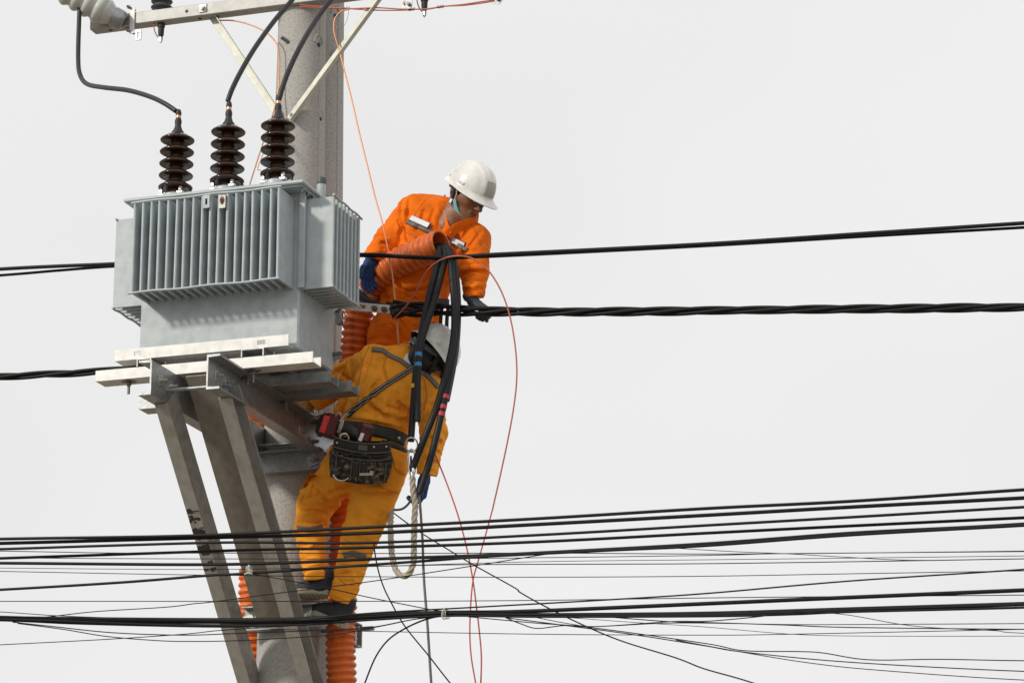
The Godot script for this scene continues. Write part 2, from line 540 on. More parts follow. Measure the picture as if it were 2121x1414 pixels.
func daylight() -> void:
	cam = Camera3D.new()
	cam.name = "camera"
	cam.position = eye
	cam.rotation_degrees = Vector3(16.02, 18.0, 0.0)
	cam.fov = 13.441
	cam.near = 0.1
	cam.far = 600.0
	add_child(cam)
	cam.current = true
	lens = cam.transform.basis
	# an even, thin overcast: pale with faint broad unevenness
	var f := FastNoiseLite.new()
	f.seed = 4
	f.frequency = 0.9
	f.fractal_octaves = 4
	var im := Image.create(512, 256, false, Image.FORMAT_RGBF)
	for y in 256:
		for x in 512:
			var a := TAU * x / 512.0
			var b := PI * (0.5 - (y + 0.5) / 256.0)
			var k := 0.545 + 0.06 * f.get_noise_3d(cos(a) * cos(b) * 2.0, sin(b) * 3.0, sin(a) * cos(b) * 2.0)
			im.set_pixel(x, y, Color(k * 0.998, k * 1.0, k * 1.0))
	var ps := PanoramaSkyMaterial.new()
	ps.panorama = ImageTexture.create_from_image(im)
	var sky := Sky.new()
	sky.sky_material = ps
	var e := Environment.new()
	e.background_mode = Environment.BG_SKY
	e.sky = sky
	e.tonemap_mode = Environment.TONE_MAPPER_LINEAR
	e.tonemap_exposure = 1.53
	e.sdfgi_enabled = true
	e.ssao_enabled = true
	e.ssil_enabled = true
	var we := WorldEnvironment.new()
	we.name = "world_environment"
	we.environment = e
	add_child(we)
	var sun := DirectionalLight3D.new()
	sun.name = "sun"
	sun.light_energy = 0.5
	sun.light_angular_distance = 6.0
	sun.light_color = Color(1.0, 0.97, 0.92)
	sun.shadow_enabled = true
	add_child(sun)
	sun.look_at_from_position(Vector3.ZERO, Vector3(0.14, -0.125, -0.185))

func setting() -> void:
	var g := MB.new()
	g.quad(Vector3(-400, 0, -400), Vector3(400, 0, -400), Vector3(400, 0, 400), Vector3(-400, 0, 400), Vector3.UP)
	var o := obj("ground", g, M.ground)
	o.set_meta("kind", "structure")
	var r := MB.new()
	r.box(Vector3(0, 0.002, 6.2), Vector3(400, 0.012, 7.0))
	o = obj("road", r, M.road)
	o.set_meta("kind", "structure")
	var k := MB.new()
	k.box(Vector3(0, 0.065, 2.6), Vector3(400, 0.13, 0.16), Basis.IDENTITY, 0.015)
	o = obj("kerb", k, M.concrete)
	o.set_meta("kind", "structure")

# ---------------------------------------------------------------- steel sections
func uprofile(w: float, h: float, t: float) -> PackedVector2Array:   # opens upward, middle of the web at the origin
	return PackedVector2Array([Vector2(-w / 2, 0), Vector2(w / 2, 0), Vector2(w / 2, h), Vector2(w / 2 - t, h), Vector2(w / 2 - t, t), Vector2(-w / 2 + t, t), Vector2(-w / 2 + t, h), Vector2(-w / 2, h)])
# a channel laid along x that opens upward, its front leg pierced by slots [x, half length]
func laid_channel(x0: float, x1: float, y: float, z: float, w: float, h: float, slots: Array) -> MB:
	var mb := MB.new()
	var t := 0.006
	var L := x1 - x0
	var cx := (x0 + x1) * 0.5
	mb.box(Vector3(cx, y + t / 2, z - w / 2), Vector3(L, t, w - 2 * t), Basis.IDENTITY, 0.001)
	mb.box(Vector3(cx, y + h / 2, z - w + t / 2), Vector3(L, h, t), Basis.IDENTITY, 0.0015)
	var sh := 0.0105
	var ym := y + h * 0.5
	mb.box(Vector3(cx, (y + ym - sh) * 0.5, z - t / 2), Vector3(L, ym - sh - y, t))
	mb.box(Vector3(cx, (y + h + ym + sh) * 0.5, z - t / 2), Vector3(L, y + h - ym - sh, t))
	var a := x0
	for s in slots:
		var b: float = s[0] - s[1]
		mb.box(Vector3((a + b) * 0.5, ym, z - t / 2), Vector3(b - a, sh * 2, t))
		for e in [-1.0, 1.0]:       # rounded ends of the slot
			var p := PackedVector2Array()
			var ex: float = s[0] + e * s[1]
			p.append(Vector2(ex, ym - sh))
			for k in 5:
				var an := -PI / 2 + PI * k / 4.0
				p.append(Vector2(ex - e * cos(an) * sh * -1.0 - e * sh, ym + sin(an) * sh))
			p.append(Vector2(ex, ym + sh))
			p.append(Vector2(ex + e * 0.0005, ym))
		a = s[0] + s[1]
	mb.box(Vector3((a + x1) * 0.5, ym, z - t / 2), Vector3(x1 - a, sh * 2, t))
	return mb
func cprofile(h: float, w: float, t: float, side: float) -> PackedVector2Array:   # web on x = 0, flanges towards side, top at y = 0
	return PackedVector2Array([Vector2(0, 0), Vector2(side * w, 0), Vector2(side * w, -t * 1.2), Vector2(side * t, -t * 1.6), Vector2(side * t, -h + t * 1.6), Vector2(side * w, -h + t * 1.2), Vector2(side * w, -h), Vector2(0, -h)])

func poles() -> void:
	var px := -0.467
	for i in 2:
		var z := -1.1 - 0.262 * i
		var t := thing("utility_pole", ["grey spun concrete pole carrying the transformer arms and crossarm", "grey concrete pole standing close behind the pole with the arms"][i], "pole", Vector3(px, 0, z), "twin concrete poles")
		var mb := MB.new()
		var top := 8.6 if i == 0 else 8.45
		var prof := PackedVector2Array()
		for k in 41:
			var y := -0.3 + (top + 0.3) * k / 40.0
			prof.append(Vector2(0.196 - 0.0098 * y, y))
		prof.append(Vector2(prof[40].x - 0.02, top + 0.012))
		prof.append(Vector2(0.001, top + 0.014))
		mb.lathe(prof, Transform3D(Basis.IDENTITY, Vector3(px, 0, z)), 64)
		# the mould's seam stands up as a fine ridge
		obj("shaft", mb, M.concrete, t)
		var s := MB.new()
		for sg in [-1.0, 1.0]:
			var a := 0.35
			s.tube(PackedVector3Array([Vector3(px + sg * (0.196) * cos(a), 0.0, z + 0.196 * sin(a)), Vector3(px + sg * (0.196 - 0.0098 * top) * cos(a), top - 0.02, z + (0.196 - 0.0098 * top) * sin(a))]), 0.004, 6)
		obj("mould_seam", s, M.concrete, t)
		if i == 0:
			# step bolt, half driven in, and its cast socket; sockets with dark mouths on the right flank
			var p := at(600, 93, -0.985)
			var b := MB.new()
			b.tube(PackedVector3Array([p + Vector3(0.06, -0.03, -0.06), p + Vector3(-0.035, 0.035, 0.035)]), 0.010, 10)
			obj("step_bolt", b, M.bolt, t)
		for q in ([[664, 100], [666, 250]] if i == 0 else [[699, 42], [699, 132]]):
			var rr := 0.196 - 0.0098 * 7.2
			var d := at(q[0], q[1], z)
			var an: float = acos(clampf((d.x - px) / rr, -0.97, 0.97)) * 0.75
			var c := Vector3(px + cos(an) * rr, d.y, z + sin(an) * rr)
			var out := Vector3(cos(an), 0, sin(an))
			var k := MB.new()
			var u := out.cross(Vector3.UP)
			var ring := PackedVector3Array()
			for j in 17:
				var g := PI * j / 16.0
				ring.append(c + u * cos(g) * 0.028 + Vector3.UP * (sin(g) * 0.045 + 0.01))
			k.tube(ring, 0.004, 6)
			obj("socket_rim", k, M.concrete, t)
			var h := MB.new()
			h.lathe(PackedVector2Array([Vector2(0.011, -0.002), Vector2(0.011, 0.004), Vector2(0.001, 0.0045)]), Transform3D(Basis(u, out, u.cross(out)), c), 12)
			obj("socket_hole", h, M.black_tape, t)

func transformer() -> void:
	var t := thing("transformer", "grey oil transformer with cooling fins and three brown bushings", "transformer", Vector3(-0.4, TB, -0.2))
	var mb := MB.new()
	mb.box(Vector3(-0.408, TB + 0.385, -0.2275), Vector3(0.816, 0.77, 0.455), Basis.IDENTITY, 0.008)
	obj("tank", mb, M.tank, t)
	mb = MB.new()
	mb.box(Vector3(-0.408, TB + 0.782, -0.2), Vector3(0.93, 0.02, 0.63), Basis.IDENTITY, 0.006)
	mb.box(Vector3(-0.408, TB + 0.768, -0.2), Vector3(0.90, 0.010, 0.60), Basis.IDENTITY, 0.003)
	var lid := obj("lid", mb, M.tank, t)
	# bolts round the lid's overhang
	for i in 9:
		mb = MB.new()
		mb.bolt(Vector3(0.035, TB + 0.764, 0.07 - i * 0.065), Vector3.DOWN, 0.009, 0.010, 0.012)
		obj("lid_bolt", mb, M.bolt, lid)
	# front bank of fins
	var fin := MB.new()
	var prof := PackedVector2Array()
	for k in 9:
		var a := PI * k / 8.0
		prof.append(Vector2(cos(a) * 0.0075, 0.180 + sin(a) * 0.0075))
	prof.append(Vector2(-0.0060, -0.001)); prof.append(Vector2(0.0060, -0.001))
	# stands along y: profile x-z, drawn out upward
	fin.extrude(prof, Transform3D(Basis(Vector3.RIGHT, Vector3(0, 0, 1), Vector3.UP), Vector3.ZERO), 0.445)
	var fm := fin.mesh()
	var n := 18
	for i in n:
		var o := MeshInstance3D.new()
		o.mesh = fm
		o.material_override = M.tank
		o.name = "cooling_fin"
		t.add_child(o, true)
		o.position = Vector3(-0.777 + 0.742 * i / (n - 1), TB + 0.290, 0.0) - t.position
		o.rotation.z = 0.004 * sin(i * 2.3)
		o.rotation.y = 0.010 * sin(i * 1.7)
	# side banks: right and left
	for sd in [1.0, -1.0]:
		var p2 := PackedVector2Array()
		var len := 0.158 if sd > 0 else 0.148
		for k in 9:
			var a := PI * k / 8.0
			p2.append(Vector2(cos(a) * 0.007, len + sin(a) * 0.007))
		p2.append(Vector2(-0.0055, -0.001)); p2.append(Vector2(0.0055, -0.001))
		var sf := MB.new()
		sf.extrude(p2, Transform3D(Basis(Vector3(0, 0, 1), Vector3(sd, 0, 0), Vector3.UP), Vector3.ZERO), 0.445)
		var sm := sf.mesh()
		for i in 8:
			var o := MeshInstance3D.new()
			o.mesh = sm
			o.material_override = M.tank
			o.name = "cooling_fin"
			t.add_child(o, true)
			o.position = Vector3(0.0 if sd > 0 else -0.816, TB + 0.290, -0.02 - 0.0475 * i) - t.position
			o.rotation.x = 0.003 * sin(i * 1.9 + sd)
	# edge bars that tie the fins together
	for a in [[Vector3(-0.795, 0.288, 0.188), Vector3(-0.025, 0.288, 0.188)], [Vector3(-0.795, 0.738, 0.186), Vector3(-0.025, 0.738, 0.186)], [Vector3(0.165, 0.288, 0.0), Vector3(0.165, 0.288, -0.375)], [Vector3(0.165, 0.738, 0.0), Vector3(0.165, 0.738, -0.375)], [Vector3(-0.968, 0.288, -0.005), Vector3(-0.968, 0.288, -0.375)], [Vector3(-0.968, 0.738, -0.005), Vector3(-0.968, 0.738, -0.375)]]:
		mb = MB.new()
		var q := PackedVector3Array()
		for k in 13:
			q.append((a[0] as Vector3).lerp(a[1], k / 12.0) + Vector3(0, TB + 0.0025 * sin(k * 1.3 + a[0].x * 9.0), 0))
		mb.tube(q, 0.0055, 8)
		obj("fin_bar", mb, M.tank, t)
	# corner stiffener beside the right bank
	mb = MB.new()
	mb.box(Vector3(0.012, TB + 0.53, 0.012), Vector3(0.03, 0.48, 0.008), Basis.IDENTITY, 0.002)
	mb.box(Vector3(0.024, TB + 0.53, 0.006), Vector3(0.006, 0.47, 0.02), Basis(Vector3.UP, 0.03), 0.002)
	obj("corner_stiffener", mb, M.tank, t)
	# lifting lugs hung over the front edge of the lid
	for a in [[427.0, M.tank], [460.0, M.cream]]:
		var p := at(a[0], 418, 0.2)
		var w := 0.033
		var hh := 0.062
		mb = MB.new()
		mb.box(p + Vector3(-w * 0.33, 0, 0), Vector3(w * 0.33, hh, 0.006), Basis.IDENTITY, 0.001)
		mb.box(p + Vector3(w * 0.33, 0, 0), Vector3(w * 0.33, hh, 0.006), Basis.IDENTITY, 0.001)
		mb.box(p + Vector3(0, -hh * 0.36, 0), Vector3(w * 0.33, hh * 0.28, 0.0058))
		mb.box(p + Vector3(0, hh * 0.38, 0), Vector3(w * 0.33, hh * 0.24, 0.0058))
		mb.box(p + Vector3(0, hh * 0.5, -0.05), Vector3(w, 0.006, 0.105), Basis.IDENTITY, 0.001)
		var lug := obj("lifting_lug", mb, a[1], t)
		if a[0] > 450.0:
			var rs := MB.new()
			var ring := PackedVector3Array()
			for k in 13: ring.append(p + Vector3(cos(TAU * k / 12) * 0.009, sin(TAU * k / 12) * 0.016 + 0.008, 0.004))
			rs.tube(ring, 0.003, 6)
			obj("rust_ring", rs, M.rust, lug)
	# filler pipe with its cap
	var fp := at(665, 400, -0.38)
	mb = MB.new()
	mb.lathe(PackedVector2Array([Vector2(0.0225, -0.08), Vector2(0.0225, 0.045)]), Transform3D(Basis.IDENTITY, fp), 20)
	var fo := obj("filler_pipe", mb, M.tank, t)
	mb = MB.new()
	mb.lathe(PackedVector2Array([Vector2(0.024, 0.045), Vector2(0.025, 0.05), Vector2(0.025, 0.072), Vector2(0.022, 0.078), Vector2(0.001, 0.08)]), Transform3D(Basis.IDENTITY, fp), 20)
	obj("cap", mb, M.polymer, fo)
	# dry twig caught under the right bank
	mb = MB.new()
	mb.tube(pts3([683, 596, 0.02, 686, 610, 0.0, 684, 622, -0.02, 680, 636, -0.04]), 0.0016, 5)
	mb.tube(pts3([686, 608, 0.0, 691, 618, 0.0]), 0.0010, 5)
	mb.tube(pts3([685, 615, -0.01, 679, 622, 0.0]), 0.0010, 5)
	obj("dry_twig", mb, M.rust, t)
	# bushings
	var spec := [[362.0, 402.0, 282.0], [469.0, 388.0, 265.0], [574.0, 374.0, 252.0]]
	var zb := -0.03
	for i in 3:
		var base := at(spec[i][0], spec[i][1], zb)
		var topy: float = at(spec[i][0], spec[i][2], zb).y
		var hh := topy - base.y
		var tr := Transform3D(Basis(Vector3(0, 0, 1), 0.01 * (i - 1)), base)
		mb = MB.new()
		mb.lathe(PackedVector2Array([Vector2(0.065, -0.1), Vector2(0.065, -0.012), Vector2(0.055, -0.006), Vector2(0.03, -0.004)]), tr, 24)
		var bush := obj("bushing", mb, M.tank, t)
		var core := MB.new()
		core.lathe(PackedVector2Array([Vector2(0.036, -0.02), Vector2(0.036, 0.03), Vector2(0.034, 0.05), Vector2(0.03, hh * 0.9), Vector2(0.032, hh), Vector2(0.025, hh + 0.012), Vector2(0.014, hh + 0.02)]), tr, 28)
		obj("porcelain_core", core, M.porcelain, bush)
		var m := 5
		for k in m:
			var y := 0.042 + (hh - 0.055) * k / (m - 1)
			var R := 0.0835
			var sp := PackedVector2Array([Vector2(0.033, y - 0.006), Vector2(0.042, y - 0.010), Vector2(0.050, y - 0.016), Vector2(0.053, y - 0.012), Vector2(0.064, y - 0.018), Vector2(0.067, y - 0.013), Vector2(R - 0.007, y - 0.017), Vector2(R - 0.001, y - 0.013), Vector2(R, y - 0.008), Vector2(R - 0.004, y - 0.003), Vector2(R - 0.02, y + 0.006), Vector2(0.055, y + 0.013), Vector2(0.042, y + 0.017), Vector2(0.036, y + 0.022)])
			var shed := MB.new()
			shed.lathe(sp, tr, 40)
			obj("shed", shed, M.porcelain, bush)
		var bt := MB.new()
		bt.lathe(PackedVector2Array([Vector2(0.031, hh + 0.006), Vector2(0.030, hh + 0.02), Vector2(0.022, hh + 0.030), Vector2(0.017, hh + 0.045), Vector2(0.0145, hh + 0.058), Vector2(0.017, hh + 0.066), Vector2(0.0165, hh + 0.080), Vector2(0.012, hh + 0.092)]), tr, 16)
		obj("taped_stem", bt, M.black_tape, bush)
		var lug := MB.new()
		lug.lathe(PackedVector2Array([Vector2(0.012, hh + 0.088), Vector2(0.0125, hh + 0.105), Vector2(0.010, hh + 0.122), Vector2(0.004, hh + 0.126)]), tr, 12)
		obj("copper_lug", lug, M.copper_bare, bush)
		lug = MB.new()
		lug.lathe(PackedVector2Array([Vector2(0.0135, hh + 0.105), Vector2(0.0145, hh + 0.118), Vector2(0.011, hh + 0.132), Vector2(0.004, hh + 0.138)]), tr, 12)
		obj("tape_wrap", lug, M.black_tape, bush)
		for s in [[-0.062, 0.02], [0.045, 0.04], [0.06, -0.05], [-0.045, -0.05]]:
			var st := MB.new()
			var q := base + Vector3(s[0], 0.0, s[1])
			st.box(q + Vector3(0, -0.008, 0), Vector3(0.034, 0.016, 0.026), Basis.IDENTITY, 0.003)
			st.tube(PackedVector3Array([q, q + Vector3(0, 0.042, 0)]), 0.0045, 8)
			st.bolt(q, Vector3.UP, 0.010, 0.018)
			obj("clamp_stud", st, M.bolt_bright, bush)
	# foot: skid channel under the front and rear of the tank, with anchor nuts on the right flank
	for z in [0.05, -0.36]:
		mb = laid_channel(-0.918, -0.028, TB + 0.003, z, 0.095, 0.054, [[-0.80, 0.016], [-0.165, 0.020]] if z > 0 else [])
		obj("skid_channel", mb, M.galv_lit, t)
	mb = MB.new()
	mb.box(at(683, 742, -0.47), Vector3(0.012, 0.075, 0.05), Basis.IDENTITY, 0.002)
	mb.bolt(at(688, 741, -0.46), Vector3.RIGHT, 0.018, 0.016, 0.03)
	obj("earth_terminal", mb, M.bolt_bright, t)
	mb = MB.new()
	mb.tube(PackedVector3Array([Vector3(0.0, TB + 0.09, -0.44), Vector3(0.045, TB + 0.09, -0.44)]), 0.010, 10)
	obj("drain_plug", mb, M.bolt, t)

func platform() -> void:
	var t := thing("platform_frame", "galvanised steel channel frame with slanting struts under the transformer", "frame", Vector3(-0.45, TB - 0.2, -0.4))
	# channels across the arms
	var lows := [[0.055, -1.012, 0.098, -0.090], [-0.29, -0.70, 0.05, -0.090], [-0.475, -1.035, 0.085, -0.092]]
	for i in 3:
		var a: Array = lows[i]
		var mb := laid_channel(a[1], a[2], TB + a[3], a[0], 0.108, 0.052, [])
		var o := obj("cross_channel", mb, M.galv_lit if i == 0 else M.galv, t)  # front channel takes the zinc with light painted in, rear ones the plain zinc
		# oblong holes in the web, seen from below as pale slots, are rimmed by pressed washers
		for x in ([-0.86, -0.22] if i == 0 else ([-0.33] if i == 1 else [-0.27, -0.9])):
			var b := MB.new()
			b.bolt(Vector3(x, TB + a[3], a[0] - 0.05), Vector3.DOWN, 0.013, 0.016, 0.045, 0.055)
			obj("bolt", b, M.bolt, o)
	# spacers, upturned channels between skid and cross channel
	for x in [-0.76, -0.205]:
		var mb := MB.new()
		var pr := uprofile(0.115 if x > -0.5 else 0.075, 0.0385, 0.006)
		for k in pr.size(): pr[k].y = -pr[k].y
		mb.extrude(pr, Transform3D(Basis.IDENTITY, Vector3(x, TB + 0.002, -0.40)), 0.46)
		obj("spacer", mb, M.galv, t)
		var b := MB.new()
		b.bolt(Vector3(x + 0.085, TB - 0.035, 0.0), Vector3.UP, 0.010, 0.008, 0.03)
		obj("bolt", b, M.bolt_bright, t)
	# two arms that clasp the pole
	var at_y := TB - 0.093
	for s in [[-0.589, -1.0], [-0.313, 1.0]]:
		var mb := MB.new()
		mb.extrude(cprofile(0.165, 0.066, 0.008, s[1]), Transform3D(Basis.IDENTITY, Vector3(s[0], at_y, -1.34)), 1.672)
		var arm := obj("arm", mb, M.galv, t)
		for q in [[0.235, -0.075], [0.12, -0.075], [-0.80, -0.09], [-1.22, -0.09]]:
			var b := MB.new()
			var side := Vector3.RIGHT
			b.bolt(Vector3(s[0] + (0.008 if s[1] > 0 else 0.0), at_y + q[1], q[0]), side, 0.0135, 0.014, 0.022, 0.05)
			obj("bolt", b, M.bolt_bright, arm)
		for q in [-0.05, -0.52, -0.95]:
			var b := MB.new()
			b.bolt(Vector3(s[0] + s[1] * 0.04, at_y - 0.012, q), Vector3.DOWN, 0.013, 0.012, 0.03, 0.045)
			obj("bolt", b, M.bolt, arm)
	# threaded tie rods between the arms
	for q in [[0.165, -0.105], [-0.94, -0.11], [-1.27, -0.10]]:
		var mb := MB.new()
		mb.tube(PackedVector3Array([Vector3(-0.60, at_y + q[1], q[0]), Vector3(-0.265, at_y + q[1], q[0])]), 0.0085, 10)
		mb.bolt(Vector3(-0.305, at_y + q[1], q[0]), Vector3.RIGHT, 0.0145, 0.014, 0.0, 0.05)
		mb.bolt(Vector3(-0.589, at_y + q[1], q[0]), Vector3.RIGHT, 0.0145, 0.014, 0.0, 0.05)
		obj("tie_rod", mb, M.galv, t)
	# struts: channel sections running down and back to the pole
	var fall := Vector3(0, -1.145, -1.055).normalized()
	var out := Vector3(0, fall.z, -fall.y).normalized()    # square to the strut, down and to the street
	if out.z < 0: out = -out
	for s in [[-0.5795, -1.0, Vector3(0, TB - 0.2615, 0.168), 2.0], [-0.3225, 1.0, Vector3(0, TB - 0.2615, 0.172), 2.1]]:
		var mb := MB.new()
		var pr := cprofile(0.125, 0.066, 0.008, s[1])
		# x across, y = out, z down along the strut
		mb.extrude(pr, Transform3D(Basis(Vector3.RIGHT, out, fall), Vector3(s[0], s[2].y, s[2].z)), s[3])
		var st := obj("strut", mb, M.strut, t)
		for k in 2:
			var b := MB.new()
			b.bolt(Vector3(s[0] + s[1] * 0.03, TB - 0.29 - k * 0.02, 0.10 - k * 0.05), out, 0.012, 0.012, 0.01)
			obj("bolt", b, M.bolt, st)
	# black rub marks, thick enough to have ragged outlines, on the outer strut's street face
	var rng := RandomNumberGenerator.new()
	rng.seed = 11
	var gm := MB.new()
	for i in 46:
		var along: float = [0.60, 0.615, 0.70, 0.715, 0.79, 0.88][i % 6] + rng.randf_range(-0.03, 0.03)
		var across := rng.randf_range(-0.030, 0.028)
		var w := rng.randf_range(0.008, 0.034) * (1.4 if fmod(along, 0.11) < 0.05 else 0.6)
		var hh := rng.randf_range(0.003, 0.015)
		var poly := PackedVector2Array()
		for k in 11:
			var a := TAU * k / 11
			poly.append(Vector2(clampf(across + cos(a) * w * rng.randf_range(0.5, 1.0), -0.0325, 0.0325), sin(a) * hh * rng.randf_range(0.5, 1.0)))
		if Geometry2D.triangulate_polygon(poly).is_empty(): continue
		gm.extrude(poly, Transform3D(Basis(Vector3.RIGHT, fall, out), Vector3(-0.6125, TB - 0.2615, 0.168) + fall * along - out * 0.001), 0.0016 + 0.00002 * i)
	obj("rub_mark", gm, M.grime, t)
	# broad brace plate between the struts
	var bp := MB.new()
	var b0 := Vector3(-0.443, TB - 0.135, 0.10)
	bp.box(b0 + fall * 0.69 - out * 0.06, Vector3(0.205, 0.012, 1.36), Basis(Vector3.RIGHT, out, Vector3.RIGHT.cross(out)), 0.002)
	obj("brace_plate", bp, M.plate, t)
	# bands that hold the frame to the pole
	for q in [[-0.30, 0.11, -0.285], [-1.085, 0.12, -0.24]]:
		for zz in [-0.945, -1.515]:
			var mb := MB.new()
			var w: float = 0.20
			mb.box(Vector3(-0.44, TB + q[0], zz), Vector3(w * 2, q[1], 0.008), Basis.IDENTITY, 0.002)
			mb.box(Vector3(-0.44, TB + q[0] + q[1] * 0.5 - 0.003, zz + 0.028), Vector3(w * 2, 0.008, 0.056), Basis.IDENTITY, 0.002)
			mb.box(Vector3(-0.44, TB + q[0] - q[1] * 0.5 + 0.003, zz + 0.028), Vector3(w * 2, 0.008, 0.056), Basis.IDENTITY, 0.002)
			var bd := obj("pole_band", mb, M.galv, t)
			for sx in [-0.175, 0.145]:
				var b := MB.new()
				b.box(Vector3(-0.44 + sx, TB + q[0], zz + 0.008), Vector3(0.055, 0.055, 0.008), Basis(Vector3(0, 0, 1), 0.35), 0.001)
				b.bolt(Vector3(-0.44 + sx, TB + q[0], zz + 0.012), Vector3(0, 0, 1), 0.014, 0.016, 0.03)
				obj("bolt", b, M.bolt_bright, bd)
		for sx in [-0.20, 0.17]:
			var mb := MB.new()
			mb.tube(PackedVector3Array([Vector3(-0.44 + sx, TB + q[0], -0.93), Vector3(-0.44 + sx, TB + q[0], -1.56)]), 0.009, 10)
			obj("tie_rod", mb, M.bolt, t)

func frame_along(dir: Vector3) -> Basis:   # y axis along dir
	var d := dir.normalized()
	var u := d.cross(Vector3(0.2, 0.1, 0.97)).normalized()
	return Basis(u, d, u.cross(d))

func crossarm() -> void:
	var zf := -0.945
	var yb := at(420, 31, zf).y
	var x0 := at(185, 50, zf).x
	var t := thing("crossarm", "pale galvanised square crossarm with two diagonal braces on pole", "crossarm", Vector3(-0.467, yb, zf))
	var mb := MB.new()
	var hb := 0.068
	mb.box(Vector3((x0 + 1.25) * 0.5, yb + hb * 0.5, zf - 0.0375), Vector3(1.25 - x0, hb, 0.075), Basis.IDENTITY, 0.004)
	obj("beam", mb, M.crossarm, t)
	for q in [[420.0, 17.0]]:
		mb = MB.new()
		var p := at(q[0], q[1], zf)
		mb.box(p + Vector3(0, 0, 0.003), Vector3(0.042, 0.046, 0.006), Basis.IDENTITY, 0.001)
		obj("square_washer", mb, M.galv_lit, t)
		mb = MB.new()
		mb.bolt(p + Vector3(0, 0, 0.004), Vector3(0, 0, 1), 0.013, 0.014, 0.008)
		obj("bolt", mb, M.bolt_bright, t)
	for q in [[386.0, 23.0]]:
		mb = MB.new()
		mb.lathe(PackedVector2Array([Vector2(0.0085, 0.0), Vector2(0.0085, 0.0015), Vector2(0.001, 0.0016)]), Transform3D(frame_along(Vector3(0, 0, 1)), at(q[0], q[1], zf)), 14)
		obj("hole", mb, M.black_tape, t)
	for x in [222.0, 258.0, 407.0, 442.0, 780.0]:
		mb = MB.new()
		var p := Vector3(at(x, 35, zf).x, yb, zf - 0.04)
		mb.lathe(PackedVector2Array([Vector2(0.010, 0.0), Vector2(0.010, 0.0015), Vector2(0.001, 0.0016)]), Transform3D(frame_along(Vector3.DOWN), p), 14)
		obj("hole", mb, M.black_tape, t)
	for q in [[445.0, 42.0, 577.0, 240.0, -1.005, -0.985], [778.0, 4.0, 600.0, 247.0, -0.935, -0.955]]:
		var a := at(q[0], q[1], q[4])
		var b := at(q[2], q[3], q[5])
		a += (a - b).normalized() * 0.06
		var d := (b - a).normalized()
		var side := d.cross(Vector3(0, 0, 1)).normalized()
		mb = MB.new()
		var bs := Basis(side, d, side.cross(d))
		mb.box((a + b) * 0.5, Vector3(0.042, (b - a).length(), 0.006), bs, 0.001)
		mb.box((a + b) * 0.5 + side * -0.019 + bs.z * 0.018, Vector3(0.006, (b - a).length(), 0.034), bs, 0.001)
		var br := obj("brace", mb, M.cream, t)
		mb = MB.new()
		mb.bolt(b - d * 0.02, Vector3(0.2, 0, 1), 0.013, 0.013, 0.03)
		obj("bolt", mb, M.bolt_bright, br)
	# strap bracket folded round the beam near its end
	var bx := thing("strap_bracket", "thin galvanised strap bracket bolted round the crossarm's left end beside the white insulator".replace("left end ", "end "), "bracket", at(272, 40, zf))
	mb = MB.new()
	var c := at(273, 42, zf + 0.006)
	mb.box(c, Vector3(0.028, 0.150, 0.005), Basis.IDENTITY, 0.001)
	obj("strap", mb, M.galv_lit, bx)
	mb = MB.new()
	c = at(286, 72, zf + 0.0)
	mb.box(c + Vector3(-0.012, 0, 0), Vector3(0.010, 0.060, 0.006), Basis.IDENTITY, 0.001)
	mb.box(c + Vector3(0.012, 0, 0), Vector3(0.010, 0.060, 0.006), Basis.IDENTITY, 0.001)
	mb.box(c + Vector3(0, -0.026, 0), Vector3(0.014, 0.012, 0.0058))
	mb.box(c + Vector3(0, 0.022, 0), Vector3(0.014, 0.016, 0.0058))
	obj("slotted_ear", mb, M.galv, bx)
	for q in [[270.0, 16.0], [268.0, 64.0]]:
		mb = MB.new()
		var p := at(q[0], q[1], zf + 0.01)
		mb.tube(PackedVector3Array([p + Vector3(-0.02, 0.01, 0.01), p + Vector3(0.02, -0.012, -0.02)]), 0.006, 8)
		mb.bolt(p, Vector3(-0.8, 0.3, 0.4), 0.011, 0.012)
		obj("bolt", mb, M.bolt, bx)
	# porcelain post on the end of the beam, leaning out over the street
	var base := at(246, 40, zf + 0.03)
	var tip := at(120, -32, zf + 0.20)
	var b := frame_along(tip - base)
	var L := (tip - base).length()
	var ins := thing("post_insulator", "white ribbed porcelain insulator leaning off the crossarm end", "insulator", base)
	mb = MB.new()
	mb.lathe(PackedVector2Array([Vector2(0.03, -0.03), Vector2(0.050, -0.028), Vector2(0.054, 0.0), Vector2(0.054, 0.035), Vector2(0.048, 0.042)]), Transform3D(b, base), 28)
	obj("iron_cap", mb, M.galv, ins)
	mb = MB.new()
	var pr := PackedVector2Array([Vector2(0.046, 0.03), Vector2(0.052, 0.045), Vector2(0.066, 0.07), Vector2(0.072, 0.078), Vector2(0.066, 0.088)])
	var y := 0.092
	while y < L:
		pr.append_array(PackedVector2Array([Vector2(0.072, y), Vector2(0.082, y + 0.012), Vector2(0.085, y + 0.026), Vector2(0.081, y + 0.040), Vector2(0.071, y + 0.050)]))
		y += 0.062
	pr.append(Vector2(0.04, y + 0.005))
	pr.append(Vector2(0.001, y + 0.006))
	mb.lathe(pr, Transform3D(b, base), 36)
	obj("porcelain", mb, M.porcelain_white, ins)
	mb = MB.new()
	for k in 4:
		var ring := PackedVector3Array()
		for j in 13: ring.append(at(166, 6 + k * 2.4, zf + 0.13) + Vector3(cos(TAU * j / 12) * 0.022, 0.004 * k, sin(TAU * j / 12) * 0.02))
		mb.tube(ring, 0.004, 6)
	obj("cable_binding", mb, M.black_tape, ins)
